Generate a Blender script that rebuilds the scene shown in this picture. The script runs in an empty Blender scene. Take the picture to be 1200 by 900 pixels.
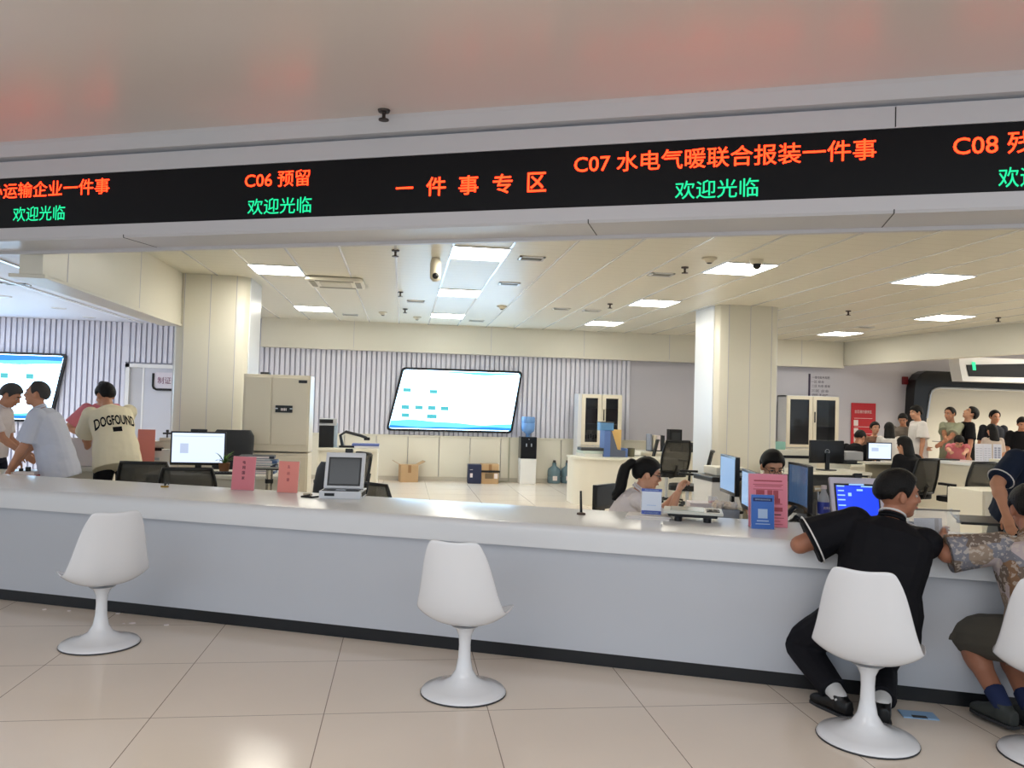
import bpy, bmesh, math, random
from mathutils import Vector as V, Matrix, noise
random.seed(7)
PI = math.pi
SC = bpy.context.scene
COL = SC.collection

# ------------------------------------------------------------------ camera
F, H, PITCH, ROLL, YAW = 931.3, 1.5118, 0.029014, 0.0287, 0.13524
_cy, _sy, _cp, _sp = math.cos(YAW), math.sin(YAW), math.cos(PITCH), math.sin(PITCH)
FW = V((_sy*_cp, _cy*_cp, _sp)); _rt = V((_cy, -_sy, 0)); _up = _rt.cross(FW)
RT = _rt*math.cos(ROLL) + _up*math.sin(ROLL); UP = -_rt*math.sin(ROLL) + _up*math.cos(ROLL)
EYE = V((0, 0, H))
cd = bpy.data.cameras.new('camera'); cam = bpy.data.objects.new('camera', cd); COL.objects.link(cam)
cd.sensor_fit = 'HORIZONTAL'; cd.sensor_width = 36; cd.lens = F*36/1200; cd.clip_end = 200
mw = Matrix.Identity(4)
for i in range(3):
    mw[i][0], mw[i][1], mw[i][2], mw[i][3] = RT[i], UP[i], -FW[i], EYE[i]
cam.matrix_world = mw; SC.camera = cam

# ------------------------------------------------------------------ light and exposure
PANEL = 14.0            # emission of the office ceiling panels
w = bpy.data.worlds.new('hall_ambient_fill'); SC.world = w; w.use_nodes = True  # even ambient fill, added to brighten the open hall
w.node_tree.nodes['Background'].inputs[0].default_value = (0.72, 0.86, 1.0, 1)
w.node_tree.nodes['Background'].inputs[1].default_value = .85
def area(name, loc, rot, sx, sy, power, col):
    l = bpy.data.lights.new(name, 'AREA'); l.shape = 'RECTANGLE'; l.size = sx; l.size_y = sy; l.energy = power; l.color = col
    o = bpy.data.objects.new(name, l); COL.objects.link(o); o.location = loc; o.rotation_euler = rot; return o
area('hall_fill_light', (-3.5, -2.6, 3.28), (0, 0, 0), 4, 2.0, 55, (.88, .94, 1))  # unseen fill light added behind the camera to brighten the hall
area('hall_fill_light', (-1.6, 1.3, 3.28), (0, 0, 0), 3.5, 1.6, 32, (.9, .95, 1))  # unseen fill added above the frame for floor and counter front
area('hall_fill_light', (2.6, .6, 3.28), (0, 0, 0), 3, 1.6, 20, (.9, .95, 1))  # second added fill above the frame, right half of the floor
area('bay_fill_light', (-8.5, 12.5, 2.9), (0, 0, 0), 3, 3, 130, (.9, .94, 1))  # added out of view to lift the left bay beyond its downlights
area('far_hall_fill_light', (14.0, 12.3, 3.05), (0, 0, 0), 4, 1.6, 170, (1, .95, .84))  # added out of view to brighten the wall behind the queue
area('hall_fill_light', (2.6, -3.2, 3.28), (0, 0, 0), 4, 2.0, 55, (.88, .94, 1))  # added fill behind the camera on the right, unseen
SC.view_settings.view_transform = 'Standard'; SC.view_settings.look = 'None'
SC.view_settings.gamma = 1; SC.view_settings.use_curve_mapping = False
SC.view_settings.exposure = 0.6
SC.cycles.use_denoising = True
SC.cycles.max_bounces = 8; SC.cycles.diffuse_bounces = 4; SC.cycles.glossy_bounces = 4
SC.cycles.caustics_reflective = False; SC.cycles.caustics_refractive = False
SC.cycles.sample_clamp_indirect = 6

# ------------------------------------------------------------------ pixel -> world (photo 1200 x 900)
def ray(x, y): return FW*F + RT*(x-600) - UP*(y-450)
def atz(x, y, z):
    d = ray(x, y); return EYE + d*((z-H)/d.z)
def aty(x, y, Y):
    d = ray(x, y); return EYE + d*(Y/d.y)
def atx(x, y, X):
    d = ray(x, y); return EYE + d*(X/d.x)
def onp(x, y, o, n):
    d = ray(x, y); return EYE + d*((o-EYE).dot(n)/d.dot(n))
A8 = math.radians(22.5)
CU = V((math.cos(A8), -math.sin(A8), 0)); CN = V((math.sin(A8), math.cos(A8), 0)); CO = V((.70, 4.74, 0))
def cpt(u, n, z=0): return CO + CU*u + CN*n + V((0, 0, z))
def cuv(p): return (p-CO).dot(CU), (p-CO).dot(CN)

# ------------------------------------------------------------------ materials
def lin(c):
    c = c/255.0
    return c/12.92 if c <= .04045 else ((c+.055)/1.055)**2.4
MATS = {}
def mat(name, rgb=(200,200,200), rough=.5, metal=0, emit=0, ecol=None, noise_=0, nscale=20, bump=0, bscale=60, alpha=1, trans=0, coat=0, spec=.5, ior=1.45):
    if name in MATS: return MATS[name]
    m = bpy.data.materials.new(name); m.use_nodes = True; nt = m.node_tree; b = nt.nodes['Principled BSDF']
    c = tuple(lin(v) for v in rgb)+(1,)
    b.inputs['Base Color'].default_value = c; b.inputs['Roughness'].default_value = rough; b.inputs['Metallic'].default_value = metal
    b.inputs['Specular IOR Level'].default_value = spec; b.inputs['IOR'].default_value = ior
    if coat: b.inputs['Coat Weight'].default_value = coat; b.inputs['Coat Roughness'].default_value = .08
    if alpha < 1: b.inputs['Alpha'].default_value = alpha
    if trans: b.inputs['Transmission Weight'].default_value = trans
    if emit:
        e = tuple(lin(v) for v in (ecol or rgb))+(1,)
        b.inputs['Emission Color'].default_value = e; b.inputs['Emission Strength'].default_value = emit
    tc = nt.nodes.new('ShaderNodeTexCoord')
    if noise_:
        n = nt.nodes.new('ShaderNodeTexNoise'); n.inputs['Scale'].default_value = nscale; n.inputs['Detail'].default_value = 3
        nt.links.new(tc.outputs['Object'], n.inputs['Vector'])
        mx = nt.nodes.new('ShaderNodeMix'); mx.data_type = 'RGBA'
        mx.inputs[6].default_value = tuple(v*(1-noise_) for v in c[:3])+(1,); mx.inputs[7].default_value = tuple(min(1, v*(1+noise_)) for v in c[:3])+(1,)
        nt.links.new(n.outputs[0], mx.inputs[0]); nt.links.new(mx.outputs[2], b.inputs['Base Color'])
    if bump:
        n = nt.nodes.new('ShaderNodeTexNoise'); n.inputs['Scale'].default_value = bscale; n.inputs['Detail'].default_value = 2
        nt.links.new(tc.outputs['Object'], n.inputs['Vector'])
        bp = nt.nodes.new('ShaderNodeBump'); bp.inputs['Strength'].default_value = bump; bp.inputs['Distance'].default_value = .02
        nt.links.new(n.outputs[0], bp.inputs['Height']); nt.links.new(bp.outputs[0], b.inputs['Normal'])
    MATS[name] = m
    return m
def wire(m, *a):
    """tiny node maths: build (op, a, b) trees"""
    nt = m.node_tree
    def go(t):
        if not isinstance(t, tuple): return t
        if t[0] == 'pos':
            tc = nt.nodes.get('wpos') or nt.nodes.new('ShaderNodeNewGeometry'); tc.name = 'wpos'
            s = nt.nodes.get('wsep')
            if not s:
                s = nt.nodes.new('ShaderNodeSeparateXYZ'); s.name = 'wsep'; nt.links.new(tc.outputs['Position'], s.inputs[0])
            return s.outputs['XYZ'.index(t[1])]
        n = nt.nodes.new('ShaderNodeMath'); n.operation = t[0]
        for i, q in enumerate(t[1:]):
            v = go(q)
            if isinstance(v, (int, float)): n.inputs[i].default_value = v
            else: nt.links.new(v, n.inputs[i])
        return n.outputs[0]
    return go(a[0])
def grooves(m, fac_tree, rgb_line):
    """mix base colour to rgb_line where the tree is 1"""
    nt = m.node_tree; b = nt.nodes['Principled BSDF']; f = wire(m, fac_tree)
    mx = nt.nodes.new('ShaderNodeMix'); mx.data_type = 'RGBA'; nt.links.new(f, mx.inputs[0])
    src = b.inputs['Base Color']
    if src.is_linked: nt.links.new(src.links[0].from_socket, mx.inputs[6])
    else: mx.inputs[6].default_value = src.default_value
    mx.inputs[7].default_value = tuple(lin(v) for v in rgb_line)+(1,)
    nt.links.new(mx.outputs[2], src)
def linef(axis, off, step, width):      # 1 within width of a line every step
    p = ('FRACT', ('DIVIDE', ('SUBTRACT', ('pos', axis), off-width/2), step))
    return ('LESS_THAN', p, width/step)

# ------------------------------------------------------------------ mesh helpers
class MB:
    def __init__(s): s.bm = bmesh.new(); s.M = Matrix.Identity(4)
    def at(s, loc=(0,0,0), rot=(0,0,0)):
        from mathutils import Euler
        s.M = Matrix.Translation(V(loc)) @ Euler(rot).to_matrix().to_4x4(); return s
    def v(s, p): return s.bm.verts.new(s.M @ V(p))
    def f(s, vs):
        try: return s.bm.faces.new(vs)
        except ValueError: return None
    def box(s, c, d, bev=0, seg=2):
        x, y, z = c; a, b, e = d[0]/2, d[1]/2, d[2]/2
        return s.prism([(x-a,y-b),(x+a,y-b),(x+a,y+b),(x-a,y+b)], z-e, z+e, bev, seg)
    def box2(s, lo, hi, bev=0): return s.box([(lo[i]+hi[i])/2 for i in range(3)], [abs(hi[i]-lo[i]) for i in range(3)], bev)
    def prism(s, poly, z0, z1, bev=0, seg=2):
        lo = [s.v((p[0],p[1],z0)) for p in poly]; hi = [s.v((p[0],p[1],z1)) for p in poly]; n = len(poly)
        fs = [s.f(lo[::-1]), s.f(hi)] + [s.f([lo[i],lo[(i+1)%n],hi[(i+1)%n],hi[i]]) for i in range(n)]
        if bev:
            es = set(e for f in fs if f for e in f.edges)
            bmesh.ops.bevel(s.bm, geom=list(es), offset=bev, segments=seg, profile=.6, affect='EDGES', clamp_overlap=True)
        return s
    def prismxz(s, poly, y0, y1, bev=0):     # polygon in x,z extruded along y
        k = s.M.copy(); s.M = k @ Matrix(((1,0,0,0),(0,0,-1,0),(0,1,0,0),(0,0,0,1))); s.prism(poly, -y1, -y0, bev); s.M = k; return s
    def prismyz(s, poly, x0, x1, bev=0):     # polygon in y,z extruded along x
        k = s.M.copy(); s.M = k @ Matrix(((0,0,1,0),(1,0,0,0),(0,1,0,0),(0,0,0,1))); s.prism(poly, x0, x1, bev); s.M = k; return s
    def loop(s, rings, cap=True, closed=False):
        vs = [[s.v(p) for p in r] for r in rings]; n = len(vs[0]); m = len(vs)
        for j in range(m if closed else m-1):
            a, b = vs[j], vs[(j+1) % m]
            for i in range(n): s.f([a[i], a[(i+1)%n], b[(i+1)%n], b[i]])
        if cap and not closed: s.f(vs[0][::-1]); s.f(vs[-1])
        return s
    def lathe(s, prof, n=24, c=(0,0,0)):
        rings = [[(c[0]+r*math.cos(2*PI*i/n), c[1]+r*math.sin(2*PI*i/n), c[2]+z) for i in range(n)] for r, z in prof]
        return s.loop(rings)
    def tube(s, pts, r, n=8, r1=None, closed=False):
        pts = [V(p) for p in pts]; rings = []; m = len(pts); prev = None
        for i, p in enumerate(pts):
            if closed: t = pts[(i+1)%m]-pts[i-1]
            else: t = (pts[min(i+1,m-1)]-pts[max(i-1,0)])
            t.normalize()
            if prev is None: a = t.orthogonal().normalized()
            else: a = (prev - t*prev.dot(t)).normalized()
            prev = a; b = t.cross(a); rr = r if r1 is None else r+(r1-r)*i/(m-1)
            rings.append([p + (a*math.cos(2*PI*k/n)+b*math.sin(2*PI*k/n))*rr for k in range(n)])
        return s.loop(rings, closed=closed)
    def cyl(s, p0, p1, r, n=16, r1=None): return s.tube([p0, p1], r, n, r1)
    def ball(s, c, r, seg=16, rings=10):
        if not hasattr(r, '__len__'): r = (r, r, r)
        c = V(c); out = []
        for j in range(1, rings):
            t = PI*j/rings; out.append([c+V((r[0]*math.sin(t)*math.cos(2*PI*i/seg), r[1]*math.sin(t)*math.sin(2*PI*i/seg), -r[2]*math.cos(t))) for i in range(seg)])
        vs = [[s.v(p) for p in q] for q in out]; a = s.v(c-V((0,0,r[2]))); b = s.v(c+V((0,0,r[2])))
        for i in range(seg):
            s.f([a, vs[0][(i+1)%seg], vs[0][i]]); s.f([b, vs[-1][i], vs[-1][(i+1)%seg]])
            for j in range(len(vs)-1): s.f([vs[j][i], vs[j][(i+1)%seg], vs[j+1][(i+1)%seg], vs[j+1][i]])
        return s
    def build(s, name, m, parent=None, smooth=None, loc=None):
        bmesh.ops.recalc_face_normals(s.bm, faces=s.bm.faces)
        me = bpy.data.meshes.new(name); s.bm.to_mesh(me); s.bm.free()
        o = bpy.data.objects.new(name, me); COL.objects.link(o)
        if m: me.materials.append(m)
        if parent is not None: o.parent = parent
        if loc is not None: o.location = loc
        if smooth is not None:
            for p in me.polygons: p.use_smooth = True
            me.set_sharp_from_angle(angle=math.radians(smooth))
        return o
def rrect(x0, y0, x1, y1, r, n=5):
    out = []
    for cx, cy, a in ((x1-r,y1-r,0),(x0+r,y1-r,90),(x0+r,y0+r,180),(x1-r,y0+r,270)):
        for i in range(n+1):
            t = math.radians(a+90*i/n); out.append((cx+r*math.cos(t), cy+r*math.sin(t)))
    return out
def thing(name, label, cat, loc=(0,0,0), rz=0, group=None):
    o = bpy.data.objects.new(name, None); COL.objects.link(o); o.empty_display_size = .1
    o.location = loc; o.rotation_euler = (0, 0, rz); o['label'] = label; o['category'] = cat; o['kind'] = 'thing'
    if group: o['group'] = group
    return o
def tag(o, label, cat, group=None):
    o['label'] = label; o['category'] = cat; o['kind'] = 'thing'
    if group: o['group'] = group
    return o
def struct(o): o['kind'] = 'structure'; return o
def dup(root, loc, rz, label, group=None):
    r = root.copy(); COL.objects.link(r); r.location = loc; r.rotation_euler = (0, 0, rz); r['label'] = label
    if group: r['group'] = group
    for ch in list(root.children):
        c = ch.copy(); COL.objects.link(c); c.parent = r
        for g in list(ch.children):
            d = g.copy(); COL.objects.link(d); d.parent = c
    return r
def frame(x, y, z, o):   # 4x4 from axes
    m = Matrix.Identity(4)
    for i in range(3): m[i][0], m[i][1], m[i][2], m[i][3] = x[i], y[i], z[i], o[i]
    return m
FONT = None
def text(name, s, m, parent, M, width=None, height=None, bold=0, depth=.002, ital=0, flip=False):
    """flat lettering; M places its local x (reading), y (up), z (out of the surface); anchored at its middle"""
    c = bpy.data.curves.new('lettering', 'FONT'); c.body = s; c.size = 1; c.extrude = 0; c.offset = bold; c.shear = ital; c.resolution_u = 3
    o = bpy.data.objects.new('lettering', c); COL.objects.link(o)
    dg = bpy.context.evaluated_depsgraph_get(); me = bpy.data.meshes.new_from_object(o.evaluated_get(dg))
    bpy.data.objects.remove(o); bpy.data.curves.remove(c)
    xs = [q.co.x for q in me.vertices]; ys = [q.co.y for q in me.vertices]
    if not xs: return None
    x0, x1, y0, y1 = min(xs), max(xs), min(ys), max(ys)
    sx = width/(x1-x0) if width else None; sy = height/(y1-y0) if height else None
    if sx is None: sx = sy
    if sy is None: sy = sx
    for q in me.vertices: q.co = V(((q.co.x-(x0+x1)/2)*sx, (q.co.y-(y0+y1)/2)*sy, depth))
    me.transform(M); me.name = name
    t = bpy.data.objects.new(name, me); COL.objects.link(t); me.materials.append(m)
    if parent is not None: t.parent = parent
    return t
# ================================================================== THE SETTING
m_floor = mat('floor_tile', (232,219,204), .17, noise_=.05, nscale=1.3, spec=.4)
grooves(m_floor, ('MAXIMUM', linef('X', -1.932, .8, .0045), linef('Y', 3.976, .8, .0045)), (140,124,110))
m_hall_ceil = mat('hall_ceiling_paint', (228,220,214), .33)
m_fascia = mat('fascia_panel', (206,206,210), .35)
m_ceil = mat('ceiling_strip', (226,222,206), .38)
grooves(m_ceil, linef('Y', 8.0, .2, .006), (205,200,182))
m_ceil2 = mat('bay_ceiling_paint', (224,228,240), .5)
m_cream = mat('cream_panel', (226,222,208), .35)
m_lav = mat('grey_wallpaper', (196,194,204), .6)
m_slat = mat('white_slat', (224,224,236), .45)
m_gap = mat('slat_gap', (186,186,200), .7)
m_white = mat('white_gloss', (236,236,236), .18)
m_black = mat('black_plastic', (16,16,18), .35)
m_dark = mat('dark_grey', (48,50,54), .5)
m_kick = mat('kick_black', (26,28,32), .3)
m_alum = mat('aluminium', (200,204,210), .3, .8)
m_light = mat('light_diffuser', (255,252,244), .4, emit=PANEL, ecol=(255,250,236))
def fy(X, n=0): return CO.y - math.tan(A8)*(X-CO.x) + n/math.cos(A8)    # fascia line at offset n

o = struct(MB().box2((-18, -7, -.1), (24, 22, 0)).build('floor', m_floor))
# hall ceiling in front of the fascia
P = [cpt(-22, -.02), cpt(-22, -11), cpt(22, -11), cpt(22, -.02)]
struct(MB().prism([(p.x, p.y) for p in P], 3.33, 3.43).build('ceiling_hall', m_hall_ceil))
P = [V((-3.0, fy(-3.0, .36), 0)), V((22, fy(22, .36), 0)), V((22, 16.6, 0)), V((-3.0, 16.6, 0))]
struct(MB().prism([(p.x, p.y) for p in P], 3.1, 3.2).build('ceiling_office', m_ceil))
P = [V((-18, fy(-18, .36), 0)), V((-2.9, fy(-2.9, .36), 0)), V((-2.9, 16.6, 0)), V((-18, 16.6, 0))]
struct(MB().prism([(p.x, p.y) for p in P], 2.92, 3.02).build('ceiling_bay', m_ceil2))
# white runners between the ceiling strips
for i, X in enumerate([-.13+.5725*k for k in range(-4, 23)]):
    struct(MB().box2((X-.012, fy(X, .38), 3.094), (X+.012, 15.8, 3.102)).build('ceiling_trim', m_white))
# fascia: profile (n, z) swept along the counter direction
def sweep(prof, u0, u1):
    b = MB(); b.loop([[cpt(u0, n, z) for n, z in prof], [cpt(u1, n, z) for n, z in prof]]); return b
fas = [(0,2.635),(.012,2.62),(.35,2.62),(.36,2.60),(.40,2.60),(.40,3.42),(-.07,3.42),(-.07,3.335),(-.05,3.31),(-.02,3.235),(.05,3.225),(.05,3.215),(.0,3.205),(0,3.085),(.03,3.085),(.03,2.715),(0,2.715)]
struct(sweep(fas, -18, 8).build('trim_fascia', m_fascia))
for u in (.38, 2.05, -2.9):      # panel seams
    struct(sweep([(-.0015,2.64),(.002,2.618),(.34,2.618),(.34,2.6195),(.003,2.6205),(0,2.64)], u, u+.006).build('trim_seam', m_dark))
for u in (2.05,):
    struct(sweep([(-.0015,3.09),(-.0015,3.2),(.002,3.2),(.002,3.09)], u, u+.006).build('trim_seam', m_dark))
# LED display in the fascia
led = thing('led_display', 'long black dot matrix sign with red and green Chinese lettering set in the white fascia', 'led sign', cpt(0, 0, 2.9), 0)
def kid(o, p):      # parent keeping the world place (things carry no scale)
    o.parent = p; o.matrix_parent_inverse = (Matrix.Translation(p.location) @ Matrix.Rotation(p.rotation_euler[2], 4, 'Z')).inverted(); return o
m_led = mat('led_black', (9,9,13), .45, spec=.25)
kid(sweep([(.004,2.717),(.004,3.083),(.03,3.083),(.03,2.717)], -17, 7).build('screen', m_led), led)
m_red = mat('led_red', (40,6,4), .5, emit=5.5, ecol=(255,42,13))
m_grn = mat('led_green', (4,40,20), .5, emit=.8, ecol=(20,240,160))
FM = lambda p: frame(CU, V((0,0,1)), -CN, p)
def led_text(s, x0, y0, x1, y1, h, m, bold=.005):
    a = onp(x0, y0, CO, CN); b = onp(x1, y1, CO, CN)
    t = text('lettering', s, m, None, FM((a+b)/2+CN*.004), width=(b-a).length, height=h, bold=bold, depth=.003)
    kid(t, led)
    t['label'] = ('red' if m is m_red else 'green') + ' lit letters reading ' + s
led_text('开办运输企业一件事', -30, 226, 128, 217, .115, m_red)
led_text('欢迎光临', 15, 252, 76, 248, .108, m_grn)
led_text('C06 预留', 287, 211, 363, 208, .108, m_red)
led_text('欢迎光临', 290, 242, 365, 240, .108, m_grn)
for ch, x, y, w_ in (('一', 474, 220.5, 10), ('件', 511, 218.5, 11.5), ('事', 549, 217, 11.5), ('专', 589, 215.5, 11.5), ('区', 629, 213.5, 11)):
    led_text(ch, x-w_, y, x+w_, y-.5, .012 if ch == '一' else .12, m_red, .01)
led_text('C07 水电气暖联合报装一件事', 673, 190, 1027, 177, .118, m_red)
led_text('欢迎光临', 791, 222, 889, 220, .108, m_grn)
led_text('C08 残', 1117, 170, 1212, 166, .118, m_red)
led_text('欢迎光临', 1170, 208, 1272, 204, .108, m_grn)

# back wall: wainscot, slats, bulkhead
WY = 16.0
struct(MB().box2((-18, WY, 0), (24, WY+.2, 3.4)).build('wall_back', m_lav))
b = MB()
for i in range(30):          # wainscot panels
    x = -3.6+i*.62
    if -3 < x < 9.6: b.box2((x+.004, WY-.05, .08), (x+.612, WY, .87), .006)
b.box2((-2.9, WY-.07, .87), (10.2, WY, .9), .004)
struct(b.build('trim_wainscot', m_cream))
struct(MB().box2((-2.9, WY-.06, 0), (10.2, WY, .08)).build('baseboard_back', mat('base_grey', (196,190,178), .4)))
def slats(x0, x1, z0, z1, name):
    b = MB(); x = x0
    while x < x1-.05:
        b.box2((x+.014, WY-.055, z0), (x+.082, WY, z1), .006); x += .098
    struct(b.build(name, m_slat))
    struct(MB().box2((x0, WY-.012, z0), (x1, WY-.001, z1)).build(name+'_backing', m_gap))
slats(-2.9, 4.62, .9, 3.0, 'wall_slats')
slats(-12, -5.28, 0, 2.92, 'wall_slats_bay'); slats(-5.28, -4.2, 2.16, 2.92, 'wall_slats_above')
struct(MB().box2((-2.75, 15.78, 2.54), (9.25, 15.98, 3.12)).box2((-2.75, 15.75, 2.54), (9.25, 15.78, 2.57)).build('wall_bulkhead', m_cream))
for x in (-1.0, 1.7, 3.6, 5.4, 8.3):
    struct(MB().box2((x, 15.777, 2.58), (x+.006, 15.781, 3.1)).build('trim_seam', m_gap))
# right-hand bulkhead over the far counter
RB = [(9.25, 15.98), (9.84, 10.8), (10.6, 5), (10.75, 5), (10.0, 10.9), (9.4, 16)]
struct(MB().prism(RB, 2.6, 3.12).build('wall_bulkhead_right', m_cream))
# left beam and bay
struct(MB().box2((-3.02, fy(-3, .38), 2.45), (-2.85, 10.62, 3.12)).box2((-3.1, fy(-3, .38), 2.42), (-2.83, 10.62, 2.45), .006).build('ceiling_beam', m_cream))
for y in (7.15, 9.0):
    struct(MB().box2((-2.851, y, 2.46), (-2.848, y+.008, 3.1)).build('trim_seam', m_gap))
for x, z in ((-3.5, 2.915), (-5.0, 2.915), (-4.3, 2.915)):
    struct(MB().box2((x, fy(x,.45), z-.012), (x+.05, 15.9, z+.01)).build('ceiling_trim', m_white))
# pillars
def pillar(name, x0, x1, y0, y1, ch):
    poly = [(x0,y0+ch),(x0+ch*.3,y0+ch*.3),(x0+ch,y0),(x1-ch,y0),(x1-ch*.3,y0+ch*.3),(x1,y0+ch),(x1,y1),(x0,y1)]
    o = struct(MB().prism(poly, 0, 3.11, .004, 1).build(name, m_cream, smooth=50))
    b = MB()
    for t in (0.0, .5, 1.0):
        xx = x0+ch+(x1-x0-2*ch)*t; b.box2((xx-.003, y0-.002, .1), (xx+.003, y0+.004, 3.1))
    for t in (.25, .75):
        for xx in (x0, x1):
            yy = y0+ch+(y1-y0-ch)*t; b.box2((xx-.002, yy-.003, .1), (xx+.002, yy+.003, 3.1))
    struct(b.build('pillar_trim', m_gap))
    b = MB()
    for xx in (x0, x1): b.box2((xx-.012, y0+ch, 0), (xx+.012, y1, 3.105), .004)
    struct(b.build('pillar_panel', mat('white_satin', (230,234,240), .3)))
pillar('pillar_left', -2.95, -2.03, 10.6, 11.5, .14)
pillar('pillar_right', 4.52, 5.5, 11.05, 11.95, .16)
# door in the left bay
DX0, DX1 = -5.24, -4.2
struct(MB().box2((DX0, WY-.08, 0), (DX0+.07, WY, 2.13)).box2((DX0, WY-.08, 2.06), (DX1+.4, WY, 2.13)).build('door_frame', m_white))
struct(MB().box2((DX0+.07, WY-.03, 0), (-4.93, WY, 2.06), .004).build('door_1', mat('door_grey', (196,196,200), .4)))
struct(MB().box2((-4.91, WY-.05, 0), (-4.0, WY, 2.06), .004).build('door_2', mat('door_blue_grey', (206,208,218), .35)))
struct(MB().box2((-4.935, WY-.06, 0), (-4.905, WY, 2.06)).build('door_trim', m_white))
# ================================================================== CEILING FITTINGS
def ceiling_light(x, y, label, z=3.1):
    t = thing('ceiling_light', label, 'ceiling light', (x, y, z), 0, 'square light panels in the office ceiling')
    b = MB(); a, c, h = .285, .33, .0
    for q in ((-a-.012,-c-.012,-a,c+.012),(a,-c-.012,a+.012,c+.012),(-a,-c-.012,a,-c),(-a,c,a,c+.012)): b.box2((q[0],q[1],-.012),(q[2],q[3],.004))
    b.build('frame', m_alum, t)
    MB().box2((-a,-c,-.006),(a,c,.004)).build('diffuser', m_light, t)
for x, y, l in [(-1.57,9.93,'lit square panel in the ceiling beside the left pillar'),(-1.57,13.9,'lit ceiling panel at the back left, nearest the left end of the ribbed wall'),
    (.73,8.2,'largest lit ceiling panel, beside the white camera above the big screen'),(.73,11.16,'lit ceiling panel second in the row running back to the big screen'),(.73,14.1,'lit ceiling panel nearest above the top left of the big screen'),
    (3.6,8.25,'lit ceiling panel with a dome camera hanging in front of it'),(3.6,11.25,'lit ceiling panel just left of the right pillar top'),(3.6,14.2,'small far lit panel above the glass-door bookcase'),
    (5.9,8.26,'large lit ceiling panel to the right of the right pillar'),(8.3,11.32,'lit ceiling panel above the far queue of people'),(8.24,14.2,'farthest right lit panel above the white corner bulkhead'),
    (8.3,8.26,'lit ceiling panel near the right bulkhead, outside the photo edge')]:
    ceiling_light(x, y, l)
def downlight(x, y, label):
    t = thing('downlight', label, 'downlight', (x, y, 2.92), 0, 'round downlights in the left bay ceiling')
    MB().lathe([(.085,-.006),(.11,-.008),(.115,0),(.085,0)], 20).build('trim_ring', m_white, t, 40)
    MB().lathe([(.001,-.003),(.085,-.003),(.085,.001),(.001,.001)], 20).build('diffuser', mat('downlight_glow', (255,255,255), .4, emit=9, ecol=(240,245,255)), t)
for x, y, l in [(-5.85,12.5,'round downlight nearest the left edge of the bay ceiling'),(-5.65,13.9,'round downlight in the middle of the left bay ceiling'),(-5.7,15.3,'round downlight close to the ribbed wall of the left bay')]: downlight(x, y, l)
def vent(x, y, w, d, label, z=3.1, dark=1):
    t = thing('ceiling_vent', label, 'air vent', (x, y, z), 0, 'slotted air vents in the ceiling')
    b = MB()
    for q in ((-w/2,-d/2,-w/2+.025,d/2),(w/2-.025,-d/2,w/2,d/2),(-w/2,-d/2,w/2,-d/2+.025),(-w/2,d/2-.025,w/2,d/2)): b.box2((q[0],q[1],-.014),(q[2],q[3],.002))
    b.build('frame', m_white, t)
    MB().box2((-w/2+.02,-d/2+.02,-.003),(w/2-.02,d/2-.02,.002)).build('backing', m_dark, t)
    b = MB(); n = 4
    for i in range(n): 
        yy = -d/2+.04+(d-.08)*i/(n-1); b.box2((-w/2+.02,yy-.008,-.011),(w/2-.02,yy+.004,-.004))
    b.build('grille', mat('vent_grey', (150,150,140), .5), t)
for x, y, l in [(1.3,8.3,'slotted air vent beside the largest ceiling panel'),(1.3,10.1,'slotted air vent behind the nearest one, left of a white runner'),(2.44,12.4,'air vent above the grooved wall right of the big screen'),(2.95,12.45,'air vent to the left of the small far panels'),
    (.14,12.3,'air vent left of the row of panels over the big screen'),(1.3,14.7,'farthest air vent, over the right end of the big screen'),(-1.0,14.6,'air vent near the back left bulkhead'),(2.91,8.85,'thin air vent in front of the right pillar'),(8.0,13.0,'air vent between the two far right panels')]: vent(x, y, .27, .2, l)
vent(-5.0, 11.0, .3, .18, 'dark slot vent in the left bay ceiling', 2.92)
# cassette air conditioner
t = thing('air_conditioner', 'white square cassette air conditioner in the ceiling near the left pillar', 'air conditioner', (-.92, 10.6, 3.09))
MB().prism(rrect(-.36,-.36,.36,.36,.06), -.04, .0, .012).build('cover', mat('ac_white', (232,228,212), .35), t, 40)
MB().prism(rrect(-.2,-.2,.2,.2,.03), -.048, -.04).build('intake_grille', mat('ac_grille', (206,202,186), .5), t)
for i in range(4):
    b = MB().at((0,0,0), (0,0,i*PI/2)); b.box2((-.24,-.325,-.046),(.24,-.255,-.039)); b.build('louver', mat('ac_slot', (150,146,132), .5), t)
def sprinkler(x, y, label, z=3.1, big=1):
    t = thing('fire_sprinkler', label, 'sprinkler', (x, y, z), 0, 'fire sprinklers under the ceilings')
    m = mat('sprinkler_metal', (70,62,58), .35, .8)
    MB().lathe([(.001,-.012*big),(.03*big,-.012*big),(.034*big,0),(.001,0)], 16).build('escutcheon', m, t, 40)
    MB().lathe([(.001,-.05*big),(.012*big,-.05*big),(.009*big,-.03*big),(.012*big,-.012*big),(.001,-.012*big)], 10).build('stem', m, t, 40)
    MB().lathe([(.001,-.058*big),(.028*big,-.056*big),(.028*big,-.05*big),(.001,-.05*big)], 14).build('deflector', m, t, 40)
p = atz(450, 129, 3.33)
sprinkler(p.x, p.y, 'dark sprinkler hanging from the hall ceiling above the black sign', 3.33, 1.15)
for x, y, l in [(-.13,8.27,'sprinkler left of the white bullet camera'),(-.09,11.35,'sprinkler behind the one beside the bullet camera'),(3.01,8.34,'sprinkler left of the dome camera'),(3.02,11.56,'sprinkler left of the panel by the right pillar'),(6.57,11.1,'sprinkler right of the right pillar'),(9.0,11.04,'sprinkler at the far right ceiling'),(-.02,13.37,'small far sprinkler above the left of the big screen')]: sprinkler(x, y, l, 3.1, 1.25)
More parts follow.
